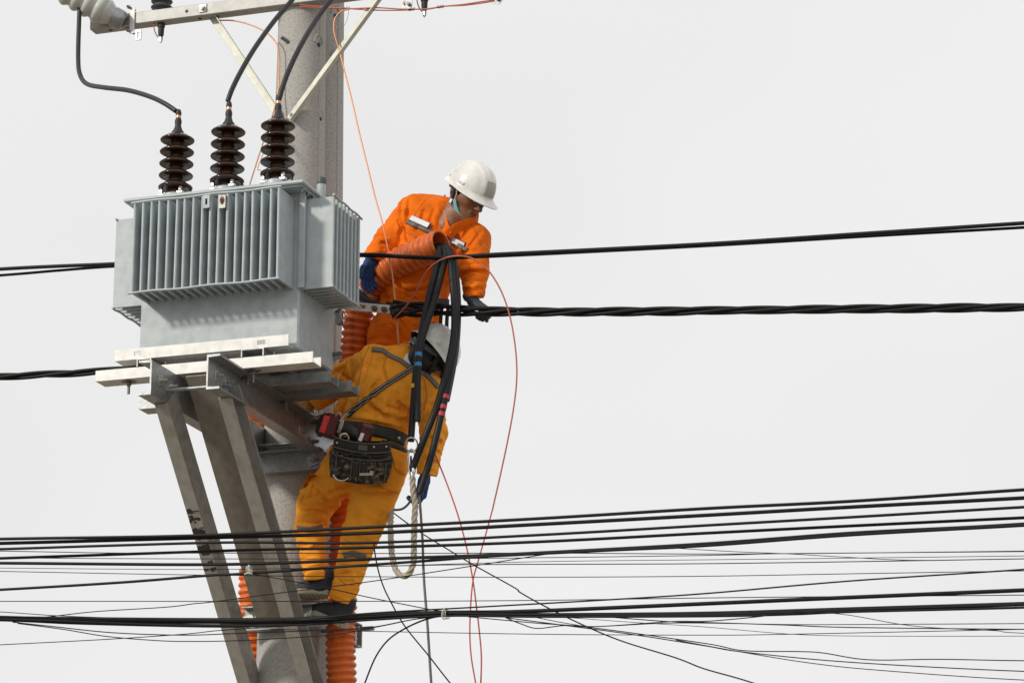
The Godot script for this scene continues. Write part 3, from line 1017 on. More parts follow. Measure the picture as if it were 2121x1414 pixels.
	# polymer surge arresters hung through the crossarm
	for q in [[334.0, 20.0, 62.0, "dark grey ribbed arrester standing on the crossarm near the white insulator"], [880.0, -40.0, 8.0, "dark arrester tail hanging over the twisted copper wires"]]:
		var p := at(q[0], q[1], zf - 0.04)
		var ar := thing("surge_arrester", q[3], "arrester", p)
		mb = MB.new()
		var sp := PackedVector2Array([Vector2(0.03, -0.005)])
		for k in 5:
			var yy := 0.004 + k * 0.034
			sp.append_array(PackedVector2Array([Vector2(0.034, yy), Vector2(0.056, yy + 0.004), Vector2(0.058, yy + 0.009), Vector2(0.036, yy + 0.022)]))
		sp.append(Vector2(0.02, 0.19))
		sp.append(Vector2(0.001, 0.192))
		mb.lathe(sp, Transform3D(Basis.IDENTITY, p), 28)
		obj("sheds", mb, M.polymer, ar)
		var e := at(q[0] - 1, q[2], zf - 0.04)
		mb = MB.new()
		mb.lathe(PackedVector2Array([Vector2(0.006, -0.05), Vector2(0.010, -0.045), Vector2(0.0105, -0.035), Vector2(0.015, -0.03), Vector2(0.0165, 0.0), Vector2(0.016, 0.014), Vector2(0.020, 0.016), Vector2(0.020, 0.06)]), Transform3D(Basis.IDENTITY, e), 16)
		obj("terminal", mb, M.black_tape, ar)
		mb = MB.new()
		mb.bolt(e + Vector3(0, -0.04, 0), Vector3.DOWN, 0.012, 0.010, 0.016)
		mb.bolt(e + Vector3(0, -0.052, 0), Vector3.DOWN, 0.010, 0.008, 0.012)
		obj("nut", mb, M.steel, ar)
		mb = MB.new()
		mb.tube(smooth(PackedVector3Array([e + Vector3(-0.03, 0.05, 0.02), e + Vector3(-0.033, 0.01, 0.02), e + Vector3(-0.02, -0.03, 0.015), e + Vector3(-0.004, -0.05, 0.005)])), 0.003, 6)
		obj("lead", mb, M.copper_red, ar)
	# cutout ears at the far side of the arm
	for q in [[843.0, 4.0, 0.035], [1028.0, -6.0, 0.030]]:
		var p := at(q[0], q[1], zf)
		var br := thing("hanger_bracket", ["holed steel hanger ears gripping the twisted copper wires by the arrester tail", "small hanger ear at the far end of the copper wires"][0 if q[0] < 900.0 else 1], "bracket", p)
		for s in [-1.0, 1.0]:
			mb = MB.new()
			var cc := p + Vector3(s * 0.018, s * -0.012, s * 0.02)
			var poly := PackedVector2Array([Vector2(-0.018, 0.09), Vector2(0.018, 0.09), Vector2(0.018, -0.02), Vector2(0.010, -0.034), Vector2(0, -0.038), Vector2(-0.010, -0.034), Vector2(-0.018, -0.02)])
			mb.extrude(poly, Transform3D(Basis.IDENTITY, cc), 0.005)
			var ear := obj("ear", mb, M.galv, br)
			mb = MB.new()
			mb.bolt(cc + Vector3(0, -0.012, 0.005), Vector3(0, 0, 1), 0.010, 0.008, 0.006)
			obj("bolt", mb, M.bolt, ear)

func aloft() -> void:
	var zb := -0.03
	wire("high_voltage_cable", "thick black cable bending from the white insulator to a bushing", "cable", pts3([166, -30, -0.80, 163, 40, -0.78, 161, 120, -0.70, 165, 155, -0.60, 180, 174, -0.5, 215, 181, -0.35, 265, 187, -0.2, 310, 200, -0.1, 340, 214, -0.05, 364, 230, zb]), 10.0, M.black, "cables to the bushings", 12)
	wire("high_voltage_cable", "thick black cable arching down to the middle bushing", "cable", pts3([640, -50, -0.6, 606, -2, -0.5, 570, 40, -0.38, 530, 95, -0.22, 500, 145, -0.1, 480, 185, -0.04, 471, 210, zb]), 10.5, M.black, "cables to the bushings", 12)
	wire("high_voltage_cable", "thick black cable arching down to the bushing beside the pole", "cable", pts3([720, -50, -0.5, 686, -2, -0.4, 655, 40, -0.3, 622, 95, -0.15, 598, 145, -0.07, 585, 180, -0.04, 578, 204, zb]), 11.0, M.black, "cables to the bushings", 12)
	wire("copper_wire", "thin copper wire falling from the crossarm in front of the pole to the lid", "wire", pts3([455, 42, -1.0, 485, 43, -1.0, 520, 52, -0.98, 552, 68, -0.97, 572, 90, -0.95, 578, 115, -0.95, 578, 150, -0.95, 575, 195, -0.94, 566, 232, -0.9, 556, 262, -0.85, 543, 300, -0.7, 530, 340, -0.55, 515, 388, -0.3]), 3.0, M.copper, "loose copper wires")
	wire("copper_wire", "short copper wire tail bent behind the bushing beside the pole", "wire", pts3([552, 300, -0.7, 540, 330, -0.65, 533, 350, -0.6, 540, 353, -0.6, 552, 362, -0.55]), 1.8, M.copper, "loose copper wires")
	wire("copper_wire", "copper wire hanging from the pole top across the upper worker's chest", "wire", pts3([722, 19, -0.92, 706, 24, -0.92, 694, 38, -0.92, 691, 58, -0.92, 695, 80, -0.92, 704, 110, -0.92, 714, 150, -0.9, 728, 205, -0.88, 744, 275, -0.86, 760, 340, -0.84, 776, 405, -0.82, 790, 455, -0.80, 797, 485, -0.78, 806, 530, -0.74, 814, 580, -0.74, 820, 650, -0.74, 826, 715, -0.74]), 3.2, M.copper, "loose copper wires")
	wire("tie_wire", "hair-thin wire curl beside the pole top", "wire", pts3([722, 20, -0.92, 720, 35, -0.92, 714, 50, -0.92, 703, 62, -0.92]), 0.9, M.grey_cable)
	# pair of red copper wires along the crossarm, bound at two places
	var cw := thing("copper_wire_pair", "two reddish copper wires bound together running along under the crossarm", "wire", at(860, 18, -0.93))
	for k in 2:
		var p := pts3([620, 10 + 4 * k, -0.93, 700, 16 + 1 * k, -0.93, 722, 18, -0.93, 780, 16 + 5 * k, -0.93, 835, 19 + 2 * k, -0.93, 860, 19, -0.93, 885, 18 + k, -0.93, 920, 13, -0.93, 960, 9 + k * 2, -0.93, 1000, 3 + k * 3, -0.93, 1040, -3 + 2 * k, -0.93, 1120, -15, -0.93])
		var mb := MB.new()
		mb.tube(smooth(p), 2.6 * 0.5 / 380.0, 6)
		obj("wire", mb, M.copper_red, cw)
	for q in [[717.0, 17.5], [912.0, 13.5], [852.0, 19.0]]:
		var mb := MB.new()
		var c := at(q[0], q[1], -0.93)
		var ring := PackedVector3Array()
		for j in 33: ring.append(c + Vector3((j - 16) * 0.0011, cos(TAU * j / 8) * 0.007, sin(TAU * j / 8) * 0.007))
		mb.tube(ring, 0.002, 5)
		obj("binding", mb, M.copper_red, cw)

func corrugated(p: PackedVector3Array, r: float, pitch: float, amp: float, open_end: bool) -> MB:
	var q := even(smooth(p), pitch / 10.0)
	var rad := PackedFloat32Array()
	for i in q.size():
		var ph := fmod(i / 10.0, 1.0)
		# rounded crests with narrower valleys, a little irregular along the way
		var w := 0.5 + 0.5 * cos(TAU * ph)
		rad.append(r * (1.0 + 0.012 * noise.get_noise_1d(i * 0.03)) - amp + 2.0 * amp * pow(w, 0.55))
	var mb := MB.new()
	mb.tube(q, rad, 36, not open_end)
	return mb

func hoses() -> void:
	var t := thing("corrugated_hose", "orange corrugated cable duct climbing the pole and bending to an open mouth", "duct", at(708, 1400, -1.08))
	var up := pts3([709, 1470, -1.10, 707, 1400, -1.10, 705, 1330, -1.10, 708, 1250, -1.10, 711, 1160, -1.10, 713, 1080, -1.10, 717, 1000, -1.10, 723, 900, -1.10, 730, 790, -1.08, 737, 700, -1.06, 743, 655, -1.05, 750, 628, -1.04, 765, 598, -1.0, 784, 575, -0.955, 812, 552, -0.905, 845, 534, -0.875, 880, 519, -0.85, 913, 506, -0.815])
	var mb := corrugated(up, 0.069, 0.0365, 0.0072, true)
	var lo := mb
	obj("duct_wall", lo, M.hose, t)
	# inside of the mouth
	var run := even(smooth(up), 0.01)
	var tail := PackedVector3Array()
	for i in range(run.size() - 22, run.size()): tail.append(run[i])
	mb = MB.new()
	mb.tube(tail, 0.064, 32, false, true)
	obj("duct_bore", mb, M.hose, t)
	mb = MB.new()
	var a := run[run.size() - 2]
	var b := run[run.size() - 1]
	var fr := frame_along(b - a)
	mb.lathe(PackedVector2Array([Vector2(0.064, 0.0), Vector2(0.064, 0.003), Vector2(0.069, 0.004), Vector2(0.0745, 0.002), Vector2(0.0745, -0.006), Vector2(0.07, -0.012)]), Transform3D(fr, b), 36)
	obj("mouth_rim", mb, M.hose, t)
	# steel collar below the bend
	var cl := thing("steel_collar", "plain steel sleeve round the orange duct below the blue glove", "collar", at(762, 604, -1.0))
	var ca := at(752, 624, -1.035)
	var cb := at(768, 594, -0.995)
	fr = frame_along(cb - ca)
	mb = MB.new()
	mb.lathe(PackedVector2Array([Vector2(0.074, 0.0), Vector2(0.081, 0.002), Vector2(0.081, 0.085), Vector2(0.074, 0.087)]), Transform3D(fr, ca), 36)
	obj("sleeve", mb, M.steel, cl)
	# second duct, behind the struts on the pole's far flank
	var t2 := thing("corrugated_hose", "orange corrugated cable duct half hidden behind the slanting struts", "duct", at(525, 1400, -1.25))
	mb = corrugated(pts3([532, 1480, -1.22, 529, 1400, -1.22, 524, 1320, -1.22, 522, 1250, -1.22, 524, 1180, -1.22, 528, 1100, -1.22, 533, 1000, -1.2, 537, 900, -1.15, 543, 820, -1.05, 552, 770, -0.9, 570, 735, -0.72]), 0.066, 0.0365, 0.007, false)
	obj("duct_wall", mb, M.hose, t2)

	# heavy cables drooping out of the mouth; tape marks the phases
	var mz := -0.83
	var list := [
		["black_power_cable", "black cable end with one yellow tape band", [880, 524, -0.86, 902, 513, mz, 909, 524, -0.755, 901, 565, -0.70, 886, 625, -0.66, 872, 690, -0.62, 862, 760, -0.585, 856, 840, -0.57, 851, 914, -0.565], 12.8, "tape_yellow", [[857, 799, 8]]],
		["black_power_cable", "black cable end with two blue tape bands", [884, 524, -0.86, 908, 512, mz, 922, 526, -0.76, 915, 565, -0.70, 899, 625, -0.655, 881, 680, -0.60, 868, 725, -0.565, 865, 790, -0.55, 865, 872, -0.545], 12.8, "tape_blue", [[866, 736, 8], [865.5, 754, 8]]],
		["black_power_cable", "black cable without tape ending beside the carabiner", [884, 520, -0.86, 914, 510, mz, 931, 528, -0.75, 936, 570, -0.70, 941, 640, -0.66, 939, 700, -0.62, 927, 760, -0.585, 905, 840, -0.555, 880, 905, -0.54, 855, 968, -0.535], 12.8, "", []],
		["black_power_cable", "black cable end with three red tape bands", [884, 518, -0.86, 918, 509, mz, 935, 527, -0.765, 942, 570, -0.72, 946, 640, -0.68, 944, 700, -0.64, 933, 770, -0.60, 916, 850, -0.565, 893, 945, -0.55, 869, 1021, -0.545], 13.2, "tape_red", [[922, 823, 8], [918, 841, 8], [914.5, 856, 8]]],
	]
	for c in list:
		var p := smooth(pts3(c[2]), 12)
		var r: float = c[3] * 0.5 / 392.0
		var o := thing(c[0], c[1], "cable", p[p.size() - 1], "cut power cables drooping from the duct")
		mb = MB.new()
		mb.tube(p, r, 14)
		obj("sheath", mb, M.drape, o)
		for s in c[5]:
			var best := 0
			var bd := 1e9
			for i in range(1, p.size() - 1):
				var dd := (p[i] - at(s[0], s[1], p[i].z)).length()
				if dd < bd:
					bd = dd
					best = i
			var d := (p[best + 1] - p[best - 1]).normalized()
			mb = MB.new()
			mb.tube(PackedVector3Array([p[best] - d * s[2] / 800.0, p[best] + d * s[2] / 800.0]), r + 0.0012, 16)
			obj("tape_band", mb, M[c[4]], o)
	# the same cables' second cores, lying alongside
	for c in [["black_power_cable", "bare black cable lying behind the yellow-taped one", [886, 526, -0.87, 904, 516, -0.845, 913, 530, -0.79, 906, 575, -0.735, 891, 640, -0.69, 875, 705, -0.645, 864, 765, -0.615, 857, 850, -0.60], 11.5], ["black_power_cable", "bare black cable lying behind the red-taped one", [890, 520, -0.87, 921, 513, -0.845, 940, 535, -0.79, 947, 590, -0.755, 949, 650, -0.715, 946, 710, -0.675, 938, 765, -0.64, 925, 830, -0.61], 11.5]]:
		var p := smooth(pts3(c[2]), 12)
		mb = MB.new()
		mb.tube(p, c[3] * 0.5 / 392.0, 14)
		var o := obj(c[0], mb, M.drape)
		tag(o, c[1], "cable", "cut power cables drooping from the duct")

	# dead-end plate by the pole and the bundled cable it holds
	var dp := thing("dead_end_plate", "short galvanised strap with two bolts holding the bundled cable", "bracket", at(760, 638, -0.75))
	mb = MB.new()
	var l := at(706, 632, -0.78)
	var rr := at(809, 641, -0.72)
	var d := (rr - l).normalized()
	var bs := Basis(d, Vector3.UP, d.cross(Vector3.UP))
	var mid := (l + rr) * 0.5
	var len := (rr - l).length()
	mb.box(mid + bs.y * 0.017, Vector3(len, 0.010, 0.006), bs, 0.001)
	mb.box(mid - bs.y * 0.014, Vector3(len, 0.016, 0.006), bs, 0.001)
	for s in [[-0.5, -0.33], [-0.22, -0.12], [0.0, 0.5]]:
		mb.box(mid + d * len * (s[0] + s[1]) * 0.5 + bs.y * 0.003, Vector3(len * (s[1] - s[0]), 0.018, 0.006), bs)
	obj("strap", mb, M.galv_lit, dp)
	for q in [[778.0, 640.0], [798.0, 642.0]]:
		mb = MB.new()
		mb.bolt(at(q[0], q[1], -0.725), Vector3(-0.15, 0, 1), 0.015, 0.014, 0.02)
		obj("bolt", mb, M.rust, dp)
	# iron bracket joining the strap to the pole
	mb = MB.new()
	mb.box((l + Vector3(-0.30, l.y, -1.0) * Vector3(1, 0, 1) + Vector3(0, l.y, 0)) * 0.5, Vector3(0.02, 0.03, 0.5), Basis(Vector3.UP, 0.78), 0.002)
	mb.box(at(702, 657, -0.86), Vector3(0.03, 0.075, 0.05), Basis.IDENTITY, 0.003)
	obj("pole_bracket", mb, M.galv, dp)
	mb = MB.new()
	var ring := PackedVector3Array()
	for k in 17: ring.append(at(711, 655, -0.80) + Vector3(cos(TAU * k / 16) * 0.010, sin(TAU * k / 16) * 0.026, sin(TAU * k / 16) * 0.01))
	mb.tube(ring, 0.004, 6)
	obj("shackle", mb, M.steel, dp)
	mb = MB.new()
	mb.box(at(816, 643, -0.715), Vector3(0.022, 0.056, 0.05), bs, 0.004)
	obj("clamp_wedge", mb, M.black, dp)
	# bundled cable: four cores twisted, opening out towards the wedge
	var ab := thing("bundled_cable", "thick black cable of four twisted cores gripped by the upper worker", "cable", at(1300, 645, -0.72))
	var ctr := even(smooth(pts2([814, 641, 900, 641, 960, 643, 1100, 645, 1300, 645, 1500, 643, 1700, 641, 1900, 639, 2121, 636, 2500, 630], -0.72), 6), 0.03)
	for k in 4:
		var p := PackedVector3Array()
		for i in ctr.size():
			var s := i * 0.03
			var a2 := TAU * k / 4 + s * TAU / 0.85 + 0.5 * sin(s * 1.7)
			var w := 0.0125 + 0.016 * exp(-s * 3.0) + 0.0022 * sin(s * 5.0 + k)
			p.append(ctr[i] + Vector3(0, sin(a2) * w * (1.0 + 0.4 * exp(-s * 3.0)), cos(a2) * w))
		mb = MB.new()
		mb.tube(p, 0.0098, 9)
		obj("core", mb, M.black_cable, ab)
	# its tails behind the plate, towards the pole
	for q in [[pts3([812, 636, -0.725, 790, 632, -0.76, 765, 622, -0.80, 745, 606, -0.86, 730, 590, -0.9]), "tails above the plate"], [pts3([812, 640, -0.72, 785, 634, -0.78, 762, 628, -0.83, 742, 615, -0.9, 728, 604, -0.95]), "x"]]:
		mb = MB.new()
		mb.tube(smooth(q[0]), 0.011, 10)
		obj("tail", mb, M.black_cable, ab)
	ab = thing("bundled_cable", "thick black twisted cable running up behind the transformer skid", "cable", at(100, 776, -0.72))
	ctr = even(smooth(pts2([-300, 800, -100, 786, 60, 777, 160, 772, 240, 766, 330, 755, 430, 740], -0.72), 6), 0.03)
	for k in 3:
		var p := PackedVector3Array()
		for i in ctr.size():
			var s := i * 0.03
			var a2 := TAU * k / 3 + s * TAU / 0.9
			p.append(ctr[i] + Vector3(0, sin(a2), cos(a2)) * 0.0115)
		mb = MB.new()
		mb.tube(p, 0.0095, 9)
		obj("core", mb, M.black_cable, ab)
	# two plain cables higher up
	wire("overhead_cable", "single black cable crossing the upper worker's chest, thicker of its pair", "cable", pts2([-300, 575, 0, 557, 120, 551, 243, 546, 500, 533, 745, 527, 820, 530, 890, 533, 960, 531, 1020, 527, 1250, 516, 1500, 503, 1800, 483, 2121, 462, 2500, 437], -0.70), 8.0, M.black_cable, "pair of cables across the upper worker", 10)
	wire("overhead_cable", "single black cable touching the one across the chest, thinner of its pair", "cable", pts2([-300, 591, 0, 570, 120, 560, 243, 551, 500, 538, 745, 530, 890, 535, 1020, 531, 1250, 520, 1500, 507, 1800, 489, 2121, 471, 2500, 449], -0.73), 6.0, M.black_cable, "pair of cables across the upper worker", 10)
	# thin loop that arches over the cables
	wire("copper_loop_wire", "thin brown copper wire arching over the cables and hanging in a long loop", "wire", pts3([815, 660, -0.68, 840, 635, -0.66, 862, 603, -0.64, 876, 575, -0.63, 892, 553, -0.60, 915, 537, -0.56, 945, 530, -0.54, 975, 534, -0.54, 1003, 551, -0.54, 1027, 582, -0.54, 1046, 622, -0.54, 1060, 672, -0.54, 1069, 735, -0.54, 1070, 790, -0.54, 1063, 850, -0.54, 1051, 915, -0.54, 1036, 985, -0.54, 1020, 1055, -0.54]), 3.4, M.copper_red)
	wire("red_wire", "thin red wire, lower run of the long hanging loop", "wire", pts3([1020, 1055, -0.54, 1005, 1110, -0.54, 990, 1163, -0.54, 980, 1200, -0.54, 975, 1250, -0.54, 973, 1310, -0.54, 976, 1360, -0.54, 985, 1414, -0.54, 994, 1470, -0.54]), 3.2, M.red_wire, "thin red wires")
	wire("red_wire", "thin red wire slanting down from the lower worker's sleeve", "wire", pts3([900, 938, -0.62, 910, 962, -0.6, 928, 1008, -0.58, 945, 1056, -0.57, 958, 1100, -0.57, 970, 1150, -0.57, 980, 1205, -0.57, 986, 1250, -0.57, 993, 1310, -0.57, 997, 1360, -0.57, 996, 1414, -0.57, 995, 1480, -0.57]), 3.2, M.red_wire, "thin red wires")
	# rope behind the duct
	rope("hanging_rope", "grey twisted rope hanging behind the orange duct", pts3([778, 655, -1.12, 771, 680, -1.12, 766, 705, -1.12, 760, 760, -1.12]), 0.0125, M.rope_dull)

func rope(called: String, label: String, p: PackedVector3Array, r: float, m: Material) -> Node3D:
	var t := thing(called, label, "rope", p[0])
	var c := even(smooth(p), 0.006)
	for k in 3:
		var q := PackedVector3Array()
		var t0 := (c[1] - c[0]).normalized()
		var nn := t0.cross(Vector3(0.13, 0.31, 0.94)).normalized()
		for i in c.size():
			var d := (c[mini(i + 1, c.size() - 1)] - c[maxi(i - 1, 0)]).normalized()
			nn = (nn - d * nn.dot(d)).normalized()
			var a := TAU * k / 3 + i * 0.006 * TAU / (r * 7.0)
			q.append(c[i] + (nn * cos(a) + d.cross(nn) * sin(a)) * r * 0.52)
		var mb := MB.new()
		mb.tube(q, r * 0.58, 8)
		obj("strand", mb, m, t)
	return t

# ---------------------------------------------------------------- people
func placed(mb: MB, xf: Transform3D) -> MB:
	for i in mb.v.size():
		mb.v[i] = xf * mb.v[i]
		mb.n[i] = (xf.basis * mb.n[i]).normalized()
	return mb
func bone(f: Field, a: Array, ra: float, rb: float, k := 0.03, fold := 0.0, flat := 1.0, ff := 30.0, fdir := Vector3.ZERO) -> void:
	f.cap(at(a[0], a[1], a[2]), at(a[3], a[4], a[5]), ra, rb, k, fold * 0.6, (lens * Vector3(0, 0, 1)).normalized(), flat, fdir, ff)
func skin_at(f: Field, x: float, y: float, z0: float, lift: float) -> Vector3:
	var p := f.meet(at(x, y, z0), sight(x, y), 1.2)
	if p == Vector3.INF: return p
	return p + f.grad(p) * lift
# creases: a valley along each line, and the swell of cloth beside it
func creases(f: Field, lines: Array, z0: float, deep := 0.010) -> void:
	var found: Array = []
	for a in lines:
		var p := PackedVector3Array()
		var c := Curve2D.new()
		for i in range(0, a.size(), 2): c.add_point(Vector2(a[i], a[i + 1]))
		var n := maxi(3, int(c.get_baked_length() / 8.0))
		var side := PackedVector3Array()
		for i in n + 1:
			var s := c.sample_baked(c.get_baked_length() * i / n)
			var q := skin_at(f, s.x, s.y, z0, 0.0)
			if q == Vector3.INF: continue
			p.append(q)
			side.append(f.grad(q))
		if p.size() > 2: found.append([p, side])
	for k in found.size():
		var p: PackedVector3Array = found[k][0]
		var g: PackedVector3Array = found[k][1]
		var n := p.size()
		for i in n - 1:
			var w0 := sin(PI * (i + 0.25) / n)
			var w1 := sin(PI * (i + 1.25) / n)
			var across := (p[i + 1] - p[i]).cross(g[i]).normalized() * (1.0 if k % 2 == 0 else -1.0)
			var off := across * 0.018
			# swell first, then the valley beside it
			f.cap(p[i] + off - g[i] * (0.020 - deep * 0.7 * w0), p[i + 1] + off - g[i + 1] * (0.020 - deep * 0.7 * w1), 0.020, 0.020, 0.010)
			f.cap(p[i] + g[i] * (0.010 - deep * w0), p[i + 1] + g[i + 1] * (0.010 - deep * w1), 0.010, 0.010, 0.007, 0.0, Vector3.ZERO, 1.0, Vector3.ZERO, 1.0, true)
# sheet of cloth lying on a body between four corners
func patch(f: Field, q: Array, z0: float, lift: float, nu := 14, nv := 6) -> MB:
	var rows: Array = []
	for i in range(-1, nv + 2):
		var row := PackedVector3Array()
		for j in range(-1, nu + 2):
			var u := clampf(float(j) / nu, 0.0, 1.0)
			var v := clampf(float(i) / nv, 0.0, 1.0)
			var s: Vector2 = (q[0] as Vector2).lerp(q[1], u).lerp((q[3] as Vector2).lerp(q[2], u), v)
			var edge := i < 0 or j < 0 or i > nv or j > nu
			var p := skin_at(f, s.x, s.y, z0, -0.005 if edge else lift)
			if p == Vector3.INF: p = row[row.size() - 1] if row.size() > 0 else (rows[rows.size() - 1][0] if rows.size() > 0 else at(s.x, s.y, z0 - 0.2))
			row.append(p)
		rows.append(row)
	var mb := MB.new()
	mb.grid(rows, false, false)
	return mb
func ribbon(f: Field, a: Array, w: float, z0: float, lift: float) -> MB:
	var line := PackedVector2Array()
	for i in range(0, a.size() - 2, 2):
		var p := Vector2(a[i], a[i + 1])
		var q := Vector2(a[i + 2], a[i + 3])
		var n := maxi(1, int((q - p).length() / 5.0))
		for k in n: line.append(p.lerp(q, float(k) / n))
	line.append(Vector2(a[a.size() - 2], a[a.size() - 1]))
	var rows: Array = []
	var prev := PackedVector3Array()
	for i in line.size():
		var d := (line[mini(i + 1, line.size() - 1)] - line[maxi(i - 1, 0)]).normalized()
		var nn := Vector2(-d.y, d.x)
		var row := PackedVector3Array()
		var ok := true
		for o in [[-0.52, -0.006], [-0.5, 1.0], [-0.25, 1.0], [0.0, 1.0], [0.25, 1.0], [0.5, 1.0], [0.52, -0.006]]:
			var s: Vector2 = line[i] + nn * (w * o[0])
			var p := skin_at(f, s.x, s.y, z0, lift if o[1] > 0.0 else -0.006)
			if p == Vector3.INF:
				ok = false
				break
			row.append(p)
		if not ok: continue
		rows.append(row)
	var mb := MB.new()
	if rows.size() > 1: mb.grid(rows)
	else: print("no ribbon ", a)
	return mb
func seam(f: Field, a: Array, z0: float, r := 0.0016) -> MB:
	var c := Curve2D.new()
	for i in range(0, a.size(), 2): c.add_point(Vector2(a[i], a[i + 1]))
	var p := PackedVector3Array()
	var n := maxi(3, int(c.get_baked_length() / 4.0))
	for i in n + 1:
		var s := c.sample_baked(c.get_baked_length() * i / n)
		var q := skin_at(f, s.x, s.y, z0, 0.0008)
		if q != Vector3.INF: p.append(q)
	var mb := MB.new()
	if p.size() > 2: mb.tube(p, r, 5)
	return mb
# flat band along points, its face turned away from `c`
func strap(p: PackedVector3Array, c: Vector3, width: float, thick: float) -> MB:
	var rows: Array = []
	for i in p.size():
		var t := (p[mini(i + 1, p.size() - 1)] - p[maxi(i - 1, 0)]).normalized()
		var out := (p[i] - c)
		out = (out - t * out.dot(t)).normalized()
		var s := t.cross(out)
		var r := PackedVector3Array()
		for q in [[-1, -1], [-1, 1], [0, 1.25], [1, 1], [1, -1], [0, -0.9]]:
			r.append(p[i] + s * (width * 0.5 * q[0]) + out * (thick * 0.5 * q[1]))
		rows.append(r)
	var mb := MB.new()
	mb.grid(rows, true)
	return mb

func dome(th: float, ph: float, lift := 0.0) -> Vector3:   # hard hat shell; th from the front, ph 0 rim to 1 crown
	var c := cos(ph * PI * 0.5)
	var s := sin(ph * PI * 0.5)
	var k := pow(c, 0.82)
	var p := Vector3(sin(th) * 0.113 * k, 0.140 * pow(s, 0.95), cos(th) * 0.140 * k)
	var out := Vector3(p.x / 0.0127, p.y / 0.0164, p.z / 0.0196).normalized()
	var ax := absf(p.x)
	var ridge := 0.0045 * (smoothstep(0.050, 0.043, ax)) + 0.003 * smoothstep(0.017, 0.012, ax)
	ridge *= smoothstep(0.02, 0.16, ph)
	return p + out * (ridge + lift)
func helmet(xf: Transform3D, parent: Node3D) -> MeshInstance3D:
	var rows: Array = []
	var n := 72
	for v in [-2, -1]:
		var row := PackedVector3Array()
		for j in n:
			var th := TAU * j / n
			var f := maxf(0.0, cos(th))
			var ext := 0.010 + 0.040 * pow(f, 1.5) + 0.006 * pow(maxf(0.0, -cos(th)), 2.0)
			var b := dome(th, 0.0)
			var o := Vector3(sin(th), 0, cos(th))
			if v == -2: row.append(b + o * (ext - 0.001) + Vector3(0, -0.012 - 0.012 * f, 0))
			else: row.append(b + o * ext + Vector3(0, -0.008 - 0.012 * f, 0))
		rows.append(row)
	var row2 := PackedVector3Array()
	for j in n:
		var th := TAU * j / n
		row2.append(dome(th, 0.0) + Vector3(sin(th), 0, cos(th)) * 0.003 + Vector3(0, 0.004, 0))
	rows.append(row2)
	for i in range(1, 25):
		var row := PackedVector3Array()
		for j in n: row.append(dome(TAU * j / n, i / 24.0 * 0.995))
		rows.append(row)
	var mb := MB.new()
	mb.grid(rows, true)
	var o := obj("hard_hat", placed(mb, xf), M.helmet, parent)
	# lining
	rows = []
	for i in 18:
		var row := PackedVector3Array()
		for j in n:
			var th := TAU * j / n
			var f := maxf(0.0, cos(th))
			if i == 0: row.append(dome(th, 0.0) + Vector3(sin(th), 0, cos(th)) * (0.009 + 0.039 * pow(f, 1.5)) + Vector3(0, -0.0125 - 0.012 * f, 0))
			elif i == 1: row.append(dome(th, 0.0, -0.004) + Vector3(0, -0.002, 0))
			else: row.append(dome(th, (i - 1) / 17.0, -0.005))
		rows.append(row)
	mb = MB.new()
	mb.grid(rows, true, true)
	obj("lining", placed(mb, xf), M.helmet_inside, o)
	# plaque on the brow and the accessory slots on the flanks
	rows = []
	for i in 7:
		var row := PackedVector3Array()
		for j in 9: row.append(dome(lerpf(-0.30, 0.30, j / 8.0), lerpf(0.07, 0.42, i / 6.0), 0.0015))
		rows.append(row)
	mb = MB.new()
	mb.grid(rows)
	obj("brow_plaque", placed(mb, xf), M.helmet_label, o)
	for sd in [-1.0, 1.0]:
		for th in [1.35, 2.2]:
			mb = MB.new()
			var c := dome(sd * th, 0.10, 0.002)
			var od := Vector3(sin(sd * th), 0.1, cos(th)).normalized()
			var u := Vector3.UP.cross(od).normalized()
			mb.box(c, Vector3(0.038 if th < 2 else 0.016, 0.014, 0.009), Basis(u, od.cross(u), od), 0.003)
			obj("slot_boss", placed(mb, xf), M.helmet, o)
	# cradle
	mb = MB.new()
	for a in 3:
		var p := PackedVector3Array()
		var th := TAU * a / 6.0
		for k in 15:
			var e := PI * (k / 14.0)
			p.append(Vector3(sin(th) * cos(e) * 0.088, 0.09 * sin(e) + 0.005, cos(th) * cos(e) * 0.108))
		var sb := strap(p, Vector3(0, -0.02, 0), 0.02, 0.002)
		var b0 := mb.v.size()
		mb.v.append_array(sb.v); mb.n.append_array(sb.n)
		for q in sb.ix: mb.ix.append(q + b0)
	var hb := PackedVector3Array()
	for k in 33: hb.append(Vector3(sin(TAU * k / 32) * 0.094, -0.006 - 0.018 * maxf(0.0, -cos(TAU * k / 32)), cos(TAU * k / 32) * 0.113))
	var band := strap(hb, Vector3.ZERO, 0.03, 0.003)
	var b1 := mb.v.size()
	mb.v.append_array(band.v); mb.n.append_array(band.n)
	for q in band.ix: mb.ix.append(q + b1)
	obj("cradle", placed(mb, xf), M.strap_black, o)
	return o

